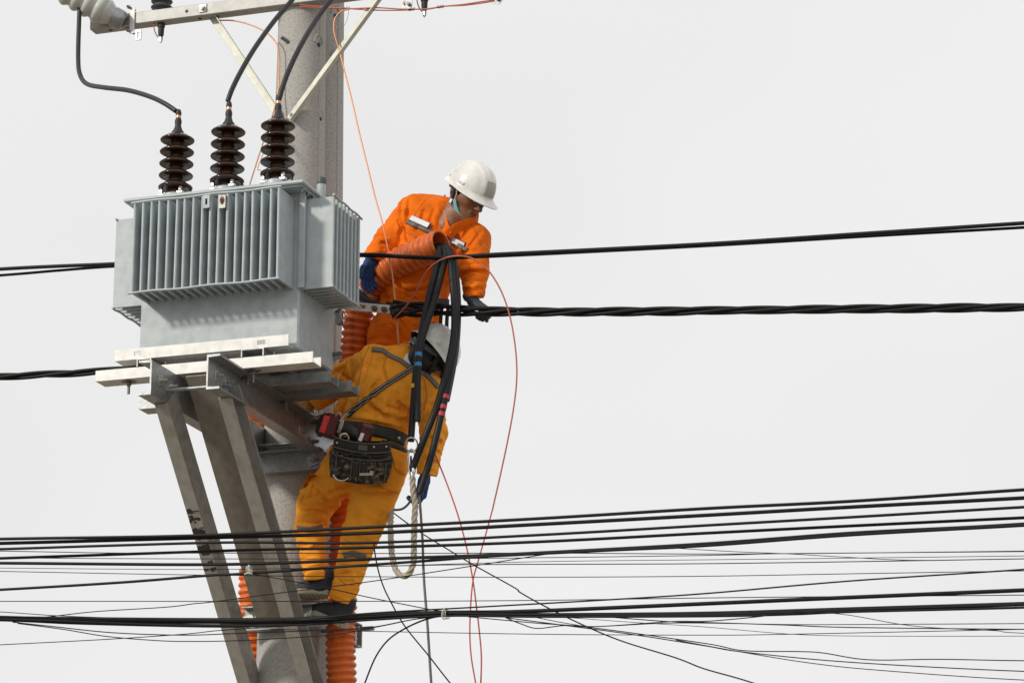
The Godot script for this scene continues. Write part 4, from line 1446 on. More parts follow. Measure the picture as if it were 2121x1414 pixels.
func head(xf: Transform3D, neck: Vector3, parent: Node3D, m: Material, called: String) -> MeshInstance3D:
	var nk := xf.affine_inverse() * neck
	var f := Field.new(Vector3(-0.14, minf(-0.16, nk.y - 0.08), minf(-0.14, nk.z - 0.08)), Vector3(0.14, 0.14, 0.15), 0.004, noise)
	var X := Vector3.RIGHT
	f.cap(Vector3(0, 0.03, -0.028), Vector3(0, 0.035, 0.022), 0.088, 0.084, 0.02, 0.0, X, 1.12)
	f.cap(Vector3(0, -0.005, 0.040), Vector3(0, -0.075, 0.047), 0.060, 0.045, 0.03, 0.0, X, 1.0)
	for s in [-1.0, 1.0]:
		f.cap(Vector3(s * 0.052, -0.045, 0.0), Vector3(s * 0.014, -0.100, 0.066), 0.028, 0.021, 0.03)
		f.cap(Vector3(s * 0.040, -0.018, 0.056), Vector3(s * 0.050, -0.020, 0.030), 0.026, 0.026, 0.02)
		f.cap(Vector3(s * 0.006, 0.022, 0.092), Vector3(s * 0.044, 0.021, 0.075), 0.012, 0.011, 0.015)
		f.cap(Vector3(s * 0.030, 0.003, 0.112), Vector3(s * 0.036, 0.003, 0.104), 0.017, 0.015, 0.012, 0.0, Vector3.ZERO, 1.0, Vector3.ZERO, 1.0, true)
		f.cap(Vector3(s * 0.0125, -0.034, 0.104), Vector3(s * 0.0105, -0.033, 0.110), 0.0085, 0.0075, 0.010)
		f.cap(Vector3(s * 0.086, 0.008, -0.008), Vector3(s * 0.081, -0.030, 0.0), 0.019, 0.012, 0.008, 0.0, X, 2.2)
	f.cap(Vector3(0, 0.014, 0.096), Vector3(0, -0.030, 0.121), 0.0085, 0.0125, 0.014)
	f.cap(Vector3(-0.019, -0.061, 0.089), Vector3(0.019, -0.061, 0.089), 0.0075, 0.0075, 0.012)
	f.cap(Vector3(-0.016, -0.076, 0.087), Vector3(0.016, -0.076, 0.087), 0.0085, 0.0085, 0.012)
	f.cap(Vector3(-0.020, -0.0685, 0.099), Vector3(0.020, -0.0685, 0.099), 0.003, 0.003, 0.004, 0.0, Vector3.ZERO, 1.0, Vector3.ZERO, 1.0, true)
	f.cap(Vector3(0, -0.104, 0.070), Vector3(0, -0.102, 0.072), 0.020, 0.020, 0.02)
	f.cap(Vector3(0, -0.045, -0.025), nk, 0.056, 0.062, 0.035)
	var mb := MB.new()
	f.add_to(mb)
	return obj(called, placed(mb, xf), m, parent)

# a gloved hand; wrist at the origin, fingers along y, the palm faces z, thumb at x * side
func hand(xf: Transform3D, side: float, curl: Array, thumb: Array, m: Material, parent: Node3D, called := "glove") -> MeshInstance3D:
	var f := Field.new(Vector3(-0.10, -0.09, -0.06), Vector3(0.10, 0.20, 0.13), 0.004, noise)
	var xs := [0.031, 0.0105, -0.0105, -0.030]
	f.cap(Vector3(0, -0.030, 0), Vector3(0, 0.01, 0), 0.029, 0.027, 0.02, 0.002, Vector3(0, 0, 1), 1.25)
	for k in 4:
		var x: float = xs[k] * side
		f.cap(Vector3(x * 0.62, 0.012, 0.002), Vector3(x, 0.084, 0.0), 0.0185, 0.0150, 0.018)
	var lens_ := [0.074, 0.083, 0.077, 0.060]
	for k in 4:
		var p := Vector3(xs[k] * side, 0.086, 0.0)
		var ang := 0.0
		var sp: float = (xs[k] * side) * 3.4
		for j in 3:
			ang += curl[k][j]
			var l: float = lens_[k] * [0.45, 0.30, 0.25][j]
			var d := Vector3(sin(sp) * cos(ang), cos(ang) * cos(sp), sin(ang)).normalized()
			f.cap(p, p + d * l, 0.0108 - 0.0008 * j, 0.0102 - 0.001 * j, 0.003)
			p += d * l
	var tp := Vector3(side * 0.024, 0.018, 0.008)
	for j in 3:
		var d: Vector3 = (thumb[j] as Vector3) * Vector3(side, 1, 1)
		d = d.normalized()
		var l: float = [0.045, 0.034, 0.026][j]
		f.cap(tp, tp + d * l, [0.0165, 0.0128, 0.0115][j], [0.0130, 0.0118, 0.0098][j], 0.010)
		tp += d * l
	f.wrinkle(0.0015, 60.0)
	var mb := MB.new()
	f.add_to(mb)
	return obj(called, placed(mb, xf), m, parent)

func shoe(xf: Transform3D, parent: Node3D) -> void:
	var f := Field.new(Vector3(-0.08, -0.01, -0.15), Vector3(0.08, 0.17, 0.19), 0.005, noise)
	f.cap(Vector3(0, 0.040, -0.075), Vector3(0, 0.034, 0.115), 0.043, 0.041, 0.02, 0.0, Vector3.UP, 1.15)
	f.cap(Vector3(0, 0.055, -0.065), Vector3(0, 0.125, -0.072), 0.044, 0.045, 0.03)
	f.cap(Vector3(0, 0.075, -0.01), Vector3(0, 0.050, 0.06), 0.036, 0.036, 0.03, 0.003)
	var mb := MB.new()
	f.add_to(mb)
	var up := obj("shoe", placed(mb, xf), M.shoe, parent)
	var poly := PackedVector2Array()
	for k in 32:
		var a := TAU * k / 32
		var z := cos(a) * 0.143 + 0.018
		var w := 0.046 + 0.006 * cos(a) - 0.006 * exp(-pow((z + 0.0) / 0.04, 2.0))
		poly.append(Vector2(sin(a) * w, z))
	mb = MB.new()
	mb.extrude(poly, Transform3D(Basis(Vector3.RIGHT, Vector3(0, 0, 1), Vector3.DOWN), Vector3(0, 0.026, 0)), 0.030)
	for k in 9:   # tread bars
		mb.box(Vector3(0, -0.006, -0.10 + 0.028 * k), Vector3(0.066, 0.006, 0.013), Basis(Vector3.UP, 0.25), 0.001)
	obj("sole", placed(mb, xf), M.sole, up)

func view_basis(up: Vector3, fwd: Vector3) -> Basis:   # axes given as seen: right, up, towards the camera
	var u := (lens * up).normalized()
	var f := lens * fwd
	f = (f - u * f.dot(u)).normalized()
	return Basis(u.cross(f), u, f)

func upper_worker() -> void:
	var z := -1.06
	var t := thing("person", "worker in bright orange coverall and white hard hat gripping a cable", "person", at(790, 990, -1.15), "linemen in orange")
	var lo := at(735, 1010, z)
	var hi := at(1035, 390, z)
	var f := Field.new(Vector3(lo.x - 0.02, lo.y, -1.42), Vector3(hi.x, hi.y, -0.72), 0.0065, noise)
	var diag := (lens * Vector3(0.5, 0.85, 0.1)).normalized()
	# trunk
	bone(f, [842, 690, z, 858, 600, z], 0.162, 0.156, 0.05, 0.008, 1.30, 26.0, diag)
	bone(f, [858, 600, z, 893, 520, z], 0.160, 0.176, 0.06, 0.008, 1.30, 24.0, (lens * Vector3(-0.6, 0.8, 0.0)).normalized())
	bone(f, [893, 520, z, 912, 470, z], 0.180, 0.146, 0.06, 0.008, 1.35)
	bone(f, [862, 440, z, 980, 497, z], 0.088, 0.086, 0.06, 0.003, 1.0)
	bone(f, [880, 425, z - 0.03, 935, 440, z - 0.05], 0.066, 0.066, 0.05)
	# arms
	bone(f, [853, 440, z + 0.01, 806, 497, z + 0.09], 0.082, 0.071, 0.03, 0.008, 1.0, 34.0)
	bone(f, [806, 497, z + 0.09, 771, 536, z + 0.20], 0.069, 0.053, 0.03, 0.009, 1.0, 42.0)
	bone(f, [983, 500, z + 0.01, 982, 562, z + 0.11], 0.080, 0.070, 0.03, 0.008, 1.0, 34.0)
	bone(f, [982, 562, z + 0.11, 982, 616, z + 0.24], 0.067, 0.051, 0.03, 0.009, 1.0, 48.0)
	# legs, knees bent, feet on the band behind the lower worker
	bone(f, [806, 692, z, 796, 800, z + 0.03], 0.112, 0.090, 0.03, 0.012)
	bone(f, [796, 800, z + 0.03, 770, 935, z - 0.13], 0.085, 0.070, 0.03, 0.006)
	bone(f, [876, 692, z, 850, 800, z + 0.01], 0.110, 0.090, 0.012, 0.012)
	bone(f, [850, 800, z + 0.01, 808, 935, z - 0.13], 0.085, 0.070, 0.03, 0.006)
	f.cut(at(771, 537, z + 0.20), (lens * Vector3(-0.35, -0.9, 0.2)).normalized(), 0.10)
	f.cut(at(982, 616, z + 0.24), (lens * Vector3(0.05, -1.0, 0.1)).normalized(), 0.10)
	# neckline: the coverall is open to the breastbone
	f.cap(at(936, 436, z + 0.13), at(925, 482, z + 0.15), 0.070, 0.026, 0.01, 0.0, Vector3.ZERO, 1.0, Vector3.ZERO, 1.0, true)
	var gathers: Array = []
	for i in 5: gathers.append([806 + i * 23, 630, 800 + i * 23 + 8 * sin(i * 2.2), 612, 792 + i * 23 + 14 * sin(i * 1.7), 590])
	creases(f, gathers, -0.68, 0.007)
	creases(f, [[848, 410, 845, 440, 828, 484, 825, 502], [825, 448, 831, 472, 840, 478], [777, 484, 801, 490], [771, 497, 800, 506], [765, 508, 792, 517], [816, 582, 840, 603, 878, 597, 926, 585], [831, 612, 866, 621, 908, 609], [854, 555, 878, 546, 908, 558], [955, 552, 985, 545, 1006, 552], [954, 568, 982, 561, 1006, 565], [955, 586, 979, 579, 1002, 583], [961, 601, 998, 597], [964, 495, 958, 526, 952, 546], [997, 478, 979, 502, 967, 520], [801, 677, 825, 662, 843, 683], [908, 650, 890, 674], [880, 430, 872, 455, 862, 476], [900, 430, 893, 452, 890, 470]], -0.68, 0.011)
	f.wrinkle(0.0012, 22.0)
	var mb := MB.new()
	f.add_to(mb)
	var body := obj("body", mb, M.suit_bright, t)
	var zf := -0.70
	# collar
	var cc := at(945, 440, z - 0.02)
	mb = strap(smooth(pts3([918, 412, z - 0.05, 911, 424, z + 0.02, 914, 444, z + 0.085, 921, 468, z + 0.120, 927, 488, z + 0.130]), 6), cc, 0.055, 0.007)
	obj("collar", mb, M.suit_bright, body)
	mb = strap(smooth(pts3([990, 448, z - 0.03, 984, 458, z + 0.04, 966, 464, z + 0.095, 944, 473, z + 0.13, 927, 488, z + 0.133]), 6), cc, 0.050, 0.007)
	obj("collar", mb, M.suit_bright, body)
	# pocket flaps, tape and name patches
	for q in [[[842, 459, 870, 471, 899, 484], 9.5, "tape_grey", 0.010], [[926, 497, 946, 507, 967, 519], 9.5, "tape_grey", 0.010]]:
		mb = ribbon(f, q[0], q[1], zf, q[3])
		obj("grey_tape", mb, M.tape_grey, body)
	for q in [[851.5, 453, 888.5, 470], [927.5, 491, 967.5, 509.5]]:
		var a := skin_at(f, q[0], q[1], zf, 0.008)
		var b := skin_at(f, q[2], q[3], zf, 0.008)
		var nn := f.grad(skin_at(f, (q[0] + q[2]) * 0.5, (q[1] + q[3]) * 0.5, zf, 0.0))
		var u := (b - a).normalized()
		nn = (nn - u * nn.dot(u)).normalized()
		var bs := Basis(u, nn.cross(u), nn)
		var mid := skin_at(f, (q[0] + q[2]) * 0.5, (q[1] + q[3]) * 0.5, zf, 0.015)
		var L := (b - a).length()
		mb = MB.new()
		mb.box(mid, Vector3(L, 0.034, 0.012), bs, 0.002)
		var edge := obj("badge_edge", mb, M.patch_edge, body)
		mb = MB.new()
		mb.box(mid + nn * 0.003, Vector3(L - 0.007, 0.027, 0.012), bs, 0.001)
		obj("white_badge", mb, M.patch, edge)
	for q in [[836, 468, 842, 500, 848, 530], [838, 480, 868, 494, 898, 505], [930, 486, 912, 520, 896, 560, 884, 600, 878, 645], [975, 462, 985, 480, 996, 508], [880, 415, 862, 440, 850, 470], [820, 590, 850, 602, 900, 596], [806, 612, 850, 622, 905, 618]]:
		mb = seam(f, q, zf)
		if mb.v.size() > 0: obj("seam", mb, M.suit_seam, body)
	# waist seam folds, belt and buckle hardware on the hip
	mb = ribbon(f, [800, 632, 830, 636, 870, 637, 905, 632, 925, 627], 15, zf, 0.006)
	obj("belt", mb, M.belt, t)
	mb = MB.new()
	mb.box(at(918, 628, z + 0.16), Vector3(0.06, 0.045, 0.03), Basis(Vector3.UP, 0.4), 0.006)
	mb.box(at(905, 632, z + 0.17), Vector3(0.03, 0.05, 0.02), Basis(Vector3.UP, 0.2), 0.004)
	obj("belt_buckle", mb, M.polymer, t)
	for x in [913.0, 926.0]:
		mb = MB.new()
		mb.tube(smooth(pts3([x + 3, 632, z + 0.13, x, 655, z + 0.12, x - 1, 678, z + 0.12, x - 1, 700, z + 0.10])), 0.010, 8)
		obj("lanyard", mb, M.webbing, t)
	# head: turned to the right and bowed
	var hb := view_basis(Vector3(0.44, 0.88, 0.16), Vector3(0.62, -0.44, 0.66))
	var hp := at(969, 404, z + 0.06)
	var hx := Transform3D(hb, hp)
	var hd := head(hx, at(926, 470, z + 0.065), t, M.skin, "head")
	var up := helmet(Transform3D(hb, hp + hb * Vector3(0, 0.030, -0.004)), t)
	# cropped hair below the helmet
	mb = MB.new()
	var rows: Array = []
	for i in 6:
		var row := PackedVector3Array()
		for j in 25:
			var th := lerpf(0.32 * PI, 1.68 * PI, j / 24.0)
			var k := 1.0 - 0.06 * i
			row.append(Vector3(sin(th) * 0.0855 * (1.0 - 0.02 * i), 0.045 - 0.016 * i * (1.0 if absf(th - PI) < 0.9 else 0.75), cos(th) * 0.121 * k - 0.006))
		rows.append(row)
	mb.grid(rows)
	obj("hair", placed(mb, hx), M.hair, hd)
	for s in [-1.0, 1.0]:
		mb = MB.new()
		mb.lathe(PackedVector2Array([Vector2(0.001, -0.0125), Vector2(0.008, -0.0095), Vector2(0.0125, 0), Vector2(0.008, 0.0095), Vector2(0.001, 0.0125)]), Transform3D(Basis.IDENTITY, Vector3(s * 0.033, 0.004, 0.085)), 14)
		obj("eye", placed(mb, hx), M.patch, hd)
		mb = strap(smooth(PackedVector3Array([Vector3(s * 0.020, 0.0235, 0.1035), Vector3(s * 0.036, 0.0265, 0.096), Vector3(s * 0.052, 0.021, 0.082)]), 5), Vector3.ZERO, 0.007, 0.003)
		obj("eyebrow", placed(mb, hx), M.hair, hd)
		mb = strap(smooth(PackedVector3Array([Vector3(s * 0.100, 0.020, -0.012), Vector3(s * 0.096, -0.020, -0.008), Vector3(s * 0.084, -0.060, 0.006), Vector3(s * 0.060, -0.098, 0.028), Vector3(s * 0.025, -0.122, 0.055), Vector3(0, -0.127, 0.062)]), 8), Vector3(0, 0, 0), 0.017, 0.004)
		obj("chin_strap", placed(mb, hx), M.strap_black, up)
		mb = strap(smooth(PackedVector3Array([Vector3(s * 0.088, -0.040, 0.012), Vector3(s * 0.080, -0.062, 0.022), Vector3(s * 0.060, -0.092, 0.045), Vector3(s * 0.030, -0.112, 0.068), Vector3(0, -0.120, 0.078)]), 8), Vector3(0, -0.03, 0), 0.026, 0.005)
		obj("face_mask", placed(mb, hx), M.mask, hd)
		mb = MB.new()
		mb.tube(smooth(PackedVector3Array([Vector3(s * 0.092, 0.012, -0.004), Vector3(s * 0.092, -0.010, 0.014), Vector3(s * 0.088, -0.045, 0.014)])), 0.0018, 6)
		obj("mask_loop", placed(mb, hx), M.patch, hd)
		mb = MB.new()
		mb.box(Vector3(s * 0.092, -0.055, 0.0), Vector3(0.008, 0.022, 0.016), Basis.IDENTITY, 0.002)
		obj("strap_clip", placed(mb, hx), M.patch, up)
	mb = strap(smooth(PackedVector3Array([Vector3(-0.019, -0.0685, 0.0955), Vector3(0, -0.0675, 0.099), Vector3(0.019, -0.0685, 0.0955)]), 4), Vector3.ZERO, 0.004, 0.002)
	obj("mouth", placed(mb, hx), M.lip, hd)
	mb = MB.new()
	mb.box(at(925, 489, z + 0.075), Vector3(0.05, 0.03, 0.06), hb, 0.015)
	obj("undershirt", mb, M.leather, body)
	# hanging hand, fingers down and half closed
	var w := at(767, 541, z + 0.205)
	var hbs := view_basis(Vector3(-0.12, -0.98, 0.10), Vector3(0.45, 0.05, 0.55))
	hand(Transform3D(hbs, w), 1.0, [[0.15, 0.45, 0.35], [0.25, 0.35, 0.3], [0.30, 0.35, 0.3], [0.35, 0.4, 0.3]], [Vector3(0.75, 0.55, 0.35), Vector3(0.45, 0.85, 0.35), Vector3(0.25, 0.9, 0.35)], M.glove, t)
	# gripping hand, closed round the bundled cable from above
	w = at(978, 622, z + 0.255)
	hbs = view_basis(Vector3(0.52, -0.40, 0.42), Vector3(-0.20, -0.88, -0.05))
	hand(Transform3D(hbs, w), 1.0, [[0.7, 1.2, 0.8], [0.75, 1.2, 0.8], [0.8, 1.2, 0.8], [0.8, 1.2, 0.8]], [Vector3(0.80, 0.55, 0.25), Vector3(0.45, 0.65, 0.6), Vector3(0.1, 0.55, 0.8)], M.glove_palm, t)
	for q in [[762, 945, z - 0.14], [802, 945, z - 0.14]]:
		shoe(Transform3D(view_basis(Vector3(0, 0.98, 0.2), Vector3(-0.3, 0.1, 0.9)), at(q[0], q[1], q[2]) - Vector3(0, 0.10, 0)), t)

func lower_worker() -> void:
	var z := -0.80
	var t := thing("person", "worker in dusty yellow-orange suit with belt and tools, back turned", "person", at(680, 1260, -0.9), "linemen in orange")
	var lo := at(600, 1275, z)
	var hi := at(935, 690, z)
	var f := Field.new(Vector3(lo.x - 0.03, lo.y, -1.12), Vector3(hi.x + 0.02, hi.y, -0.52), 0.0065, noise)
	# jacket
	var d1 := (lens * Vector3(-0.45, 0.9, 0.0)).normalized()
	var d2 := (lens * Vector3(0.6, 0.8, 0.0)).normalized()
	bone(f, [783, 862, z, 806, 815, z], 0.166, 0.172, 0.05, 0.010, 1.28, 20.0, d2)
	bone(f, [806, 815, z, 826, 775, z], 0.172, 0.140, 0.06, 0.008, 1.30, 17.0, d1)
	bone(f, [778, 752, z, 878, 800, z], 0.090, 0.084, 0.05, 0.004, 1.0, 22.0)
	bone(f, [846, 745, z - 0.01, 882, 748, z - 0.02], 0.075, 0.062, 0.04, 0.006, 1.0, 40.0)
	# far arm reaching behind the channel to the pole
	bone(f, [772, 755, z, 700, 790, z - 0.06], 0.088, 0.074, 0.035, 0.013, 1.0, 28.0)
	bone(f, [700, 790, z - 0.06, 646, 834, z - 0.10], 0.076, 0.056, 0.03, 0.008, 1.0, 38.0)
	# near arm hanging
	bone(f, [884, 806, z + 0.0, 898, 895, z + 0.05], 0.078, 0.064, 0.03, 0.009, 1.0, 26.0)
	bone(f, [898, 895, z + 0.05, 884, 982, z + 0.11], 0.063, 0.050, 0.03, 0.008, 1.0, 32.0)
	# inner jacket flap under the arm
	bone(f, [735, 815, z - 0.05, 706, 850, z - 0.07], 0.050, 0.038, 0.02, 0.006, 1.0, 40.0)
	# trousers
	var g := f
	bone(g, [772, 915, z, 778, 885, z], 0.165, 0.160, 0.012, 0.004, 1.30)
	bone(g, [762, 945, z, 770, 905, z], 0.165, 0.165, 0.03, 0.004, 1.25)
	bone(g, [722, 962, z - 0.01, 658, 1036, z - 0.12], 0.118, 0.094, 0.05, 0.012, 1.0, 22.0, d2)
	bone(g, [652, 1045, z - 0.12, 642, 1105, z - 0.11], 0.090, 0.074, 0.03, 0.012, 1.0, 30.0)
	bone(g, [642, 1105, z - 0.11, 656, 1205, z - 0.08], 0.073, 0.058, 0.03, 0.010, 1.0, 36.0)
	bone(g, [792, 965, z, 769, 1045, z - 0.04], 0.128, 0.106, 0.05, 0.008, 1.0, 16.0, d1)
	bone(g, [769, 1045, z - 0.04, 749, 1100, z - 0.06], 0.105, 0.091, 0.03, 0.008, 1.0, 18.0)
	bone(g, [749, 1100, z - 0.06, 704, 1250, z - 0.08], 0.090, 0.062, 0.03, 0.009, 1.0, 26.0)
	f.cut(at(656, 1198, z - 0.08), (lens * Vector3(0.1, -1.0, -0.05)).normalized(), 0.12)
	f.cut(at(703, 1244, z - 0.08), (lens * Vector3(-0.30, -0.90, 0.0)).normalized(), 0.12)
	f.cut(at(884, 984, z + 0.11), (lens * Vector3(-0.16, -1.0, 0.1)).normalized(), 0.11)
	f.cut(at(647, 833, z - 0.10), (lens * Vector3(-0.8, -0.6, -0.1)).normalized(), 0.09)
	var gathers: Array = []
	for i in 5: gathers.append([726 + i * 24, 868 + i * 3.0, 734 + i * 24 + 7 * sin(i * 2.1), 846 + i * 2.4, 742 + i * 24 + 12 * sin(i * 1.3), 822 + i])
	creases(f, gathers, -0.50, 0.007)
	creases(f, [[770, 729, 755, 771, 746, 794], [722, 869, 773, 876, 817, 886, 838, 895], [770, 848, 806, 844, 838, 854], [755, 830, 788, 854, 806, 866], [788, 782, 770, 806, 764, 830], [826, 806, 823, 830, 838, 848], [901, 830, 880, 860, 866, 885], [890, 907, 912, 916], [885, 927, 909, 937], [880, 950, 905, 958], [619, 1035, 651, 1029, 699, 1023], [746, 987, 720, 1008, 669, 1026], [826, 1023, 788, 1020, 750, 1017], [622, 1060, 649, 1056, 673, 1062], [628, 1078, 661, 1085, 678, 1078], [626, 1128, 650, 1134, 668, 1128], [697, 1193, 725, 1186], [640, 1000, 660, 1018, 684, 1040], [700, 770, 720, 786, 735, 790], [690, 775, 712, 760], [812, 1060, 795, 1085, 788, 1115], [800, 735, 792, 760, 798, 790]], -0.50, 0.012)
	f.wrinkle(0.0012, 18.0)
	var mb := MB.new()
	f.add_to(mb)
	var body := obj("body", mb, M.suit_faded, t)
	var zf := -0.50
	# reflective tape across the shoulders and round the knees
	for q in [[[770, 724, 794, 727, 806, 736, 829, 747, 846, 759, 872, 769, 889, 782, 908, 803], 8.5], [[617, 1094, 642, 1096, 667, 1093], 10.0], [[712, 1150, 733, 1146, 756, 1154], 12.0]]:
		mb = ribbon(f, q[0], q[1], zf, 0.007)
		obj("grey_tape", mb, M.tape_grey, body)
	# round white badge
	var rows: Array = []
	for i in 6:
		var row := PackedVector3Array()
		for j in 25:
			var a := TAU * j / 24
			var r := 14.5 * i / 5.0
			var p := skin_at(f, 848 + cos(a) * r * 0.82, 744 + sin(a) * r, zf, 0.006 if i < 5 else -0.004)
			row.append(p if p != Vector3.INF else at(848, 744, z + 0.12))
		rows.append(row)
	mb = MB.new()
	mb.grid(rows)
	obj("round_badge", mb, M.patch, body)
	# cargo pocket flaps
	for q in [[Vector2(806, 928), Vector2(838, 938), Vector2(838, 985), Vector2(818, 972)], [Vector2(640, 978), Vector2(662, 960), Vector2(640, 1032), Vector2(622, 1020)]]:
		mb = patch(f, q, zf, 0.007)
		obj("pocket_flap", mb, M.suit_faded, body)
	for q in [[765, 716, 752, 745, 746, 775, 742, 800], [862, 760, 880, 790, 884, 820, 878, 850], [770, 990, 790, 1010, 832, 1024], [664, 960, 640, 1000, 622, 1040], [778, 965, 776, 985, 770, 1005], [905, 870, 908, 910], [700, 1195, 715, 1210, 735, 1212], [720, 735, 716, 760, 705, 785]]:
		mb = seam(f, q, zf)
		if mb.v.size() > 0: obj("seam", mb, M.suit_seam, body)
	# hood and inner collar
	mb = strap(smooth(pts3([822, 722, z + 0.04, 845, 711, z + 0.02, 868, 716, z + 0.03, 882, 730, z + 0.05, 890, 748, z + 0.05]), 6), at(880, 760, z - 0.1), 0.045, 0.014)
	obj("collar", mb, M.suit_bright, body)
	# belt
	mb = ribbon(f, [700, 884, 730, 886, 765, 889, 800, 897, 830, 908, 850, 918], 24, zf, 0.010)
	obj("belt", mb, M.belt, t)
	mb = ribbon(f, [790, 915, 820, 925, 846, 938], 9, zf, 0.008)
	obj("belt", mb, M.webbing, t)
	mb = MB.new()
	mb.lathe(PackedVector2Array([Vector2(0.008, 0), Vector2(0.007, 0.003), Vector2(0.001, 0.004)]), Transform3D(frame_along(lens * Vector3(0, 0, 1)), skin_at(f, 823, 909, zf, 0.011)), 14)
	obj("rivet", mb, M.steel, t)
	# shoulder strap: black with two pale lines
	for q in [[0.0, 10.0, "webbing", 0.008], [-1.6, 1.6, "webbing_pale", 0.0105], [2.2, 1.4, "webbing_pale", 0.0105]]:
		var o: float = q[0]
		mb = ribbon(f, [718 + o, 862 + o, 745 + o, 838 + o, 775 + o, 815 + o, 805 + o, 793 + o, 835 + o, 775 + o, 862 + o, 758 + o], q[1], zf, q[3])
		obj("shoulder_strap", mb, M[q[2]], t)
	# head: bent forward, seen from behind and below
	var hb := view_basis(Vector3(0.66, 0.60, -0.30), Vector3(0.52, -0.62, -0.55))
	var hp := at(886, 738, z + 0.02)
	var hx := Transform3D(hb, hp)
	var hd := head(hx, at(868, 775, z - 0.03), t, M.scarf, "scarfed_head")
	var hat := helmet(Transform3D(hb, hp + hb * Vector3(0, 0.026, 0.004)), t)
	# a strip of bare face beside the scarf
	mb = MB.new()
	mb.lathe(PackedVector2Array([Vector2(0.001, -0.05), Vector2(0.03, -0.035), Vector2(0.04, 0), Vector2(0.03, 0.03), Vector2(0.001, 0.045)]), Transform3D(Basis.IDENTITY, Vector3(-0.034, -0.028, 0.066)), 18)
	obj("cheek", placed(mb, hx), M.skin, hd)
	mb = MB.new()
	for k in 14:   # small pale stars printed on the scarf
		var a := 2.0 + 0.22 * (k % 7)
		var e := -0.035 + 0.028 * int(k / 7) + 0.008 * (k % 2)
		var p := Vector3(sin(a) * 0.079, e, cos(a) * 0.118 - 0.004)
		mb.box(p, Vector3(0.006, 0.006, 0.004), Basis(Vector3(0, 0, 1), 0.7))
	obj("star_print", placed(mb, hx), M.patch, hd)
	for s in [-1.0, 1.0]:
		mb = strap(smooth(PackedVector3Array([Vector3(s * 0.098, 0.02, -0.02), Vector3(s * 0.095, -0.03, 0.0), Vector3(s * 0.078, -0.075, 0.03), Vector3(s * 0.03, -0.120, 0.06), Vector3(0, -0.126, 0.064)]), 8), Vector3.ZERO, 0.016, 0.004)
		obj("chin_strap", placed(mb, hx), M.strap_black, hat)
	# nape strap of the hat
	mb = strap(smooth(PackedVector3Array([Vector3(-0.096, 0.015, -0.03), Vector3(-0.06, -0.012, -0.098), Vector3(0, -0.022, -0.122), Vector3(0.06, -0.012, -0.098), Vector3(0.096, 0.015, -0.03)]), 6), Vector3.ZERO, 0.030, 0.005)
	obj("nape_strap", placed(mb, hx), M.polymer, hat)
	# hands
	hand(Transform3D(view_basis(Vector3(-0.22, -0.95, 0.05), Vector3(-0.75, 0.1, 0.4)), at(880, 990, z + 0.12)), -1.0, [[0.5, 0.8, 0.6], [0.55, 0.8, 0.6], [0.6, 0.8, 0.6], [0.6, 0.8, 0.6]], [Vector3(0.6, 0.6, 0.5), Vector3(0.3, 0.8, 0.5), Vector3(0.1, 0.8, 0.6)], M.glove, t)
	hand(Transform3D(view_basis(Vector3(-0.80, -0.45, -0.2), Vector3(0.4, -0.7, -0.5)), at(643, 836, z - 0.10)), 1.0, [[0.8, 1.0, 0.7], [0.8, 1.0, 0.7], [0.8, 1.0, 0.7], [0.8, 1.0, 0.7]], [Vector3(0.6, 0.6, 0.5), Vector3(0.3, 0.8, 0.5), Vector3(0.1, 0.8, 0.6)], M.glove_tan, t)
	# shoes on the band and its bolts
	shoe(Transform3D(view_basis(Vector3(0.22, 0.85, -0.46), Vector3(-0.80, -0.12, -0.55)), at(643, 1234, z - 0.09)).scaled_local(Vector3.ONE * 0.9), t)
	shoe(Transform3D(view_basis(Vector3(0.30, 0.95, 0.0), Vector3(-0.72, 0.15, -0.62)), at(687, 1286, z - 0.12)).scaled_local(Vector3.ONE * 0.9), t)
	lower_tools(f)

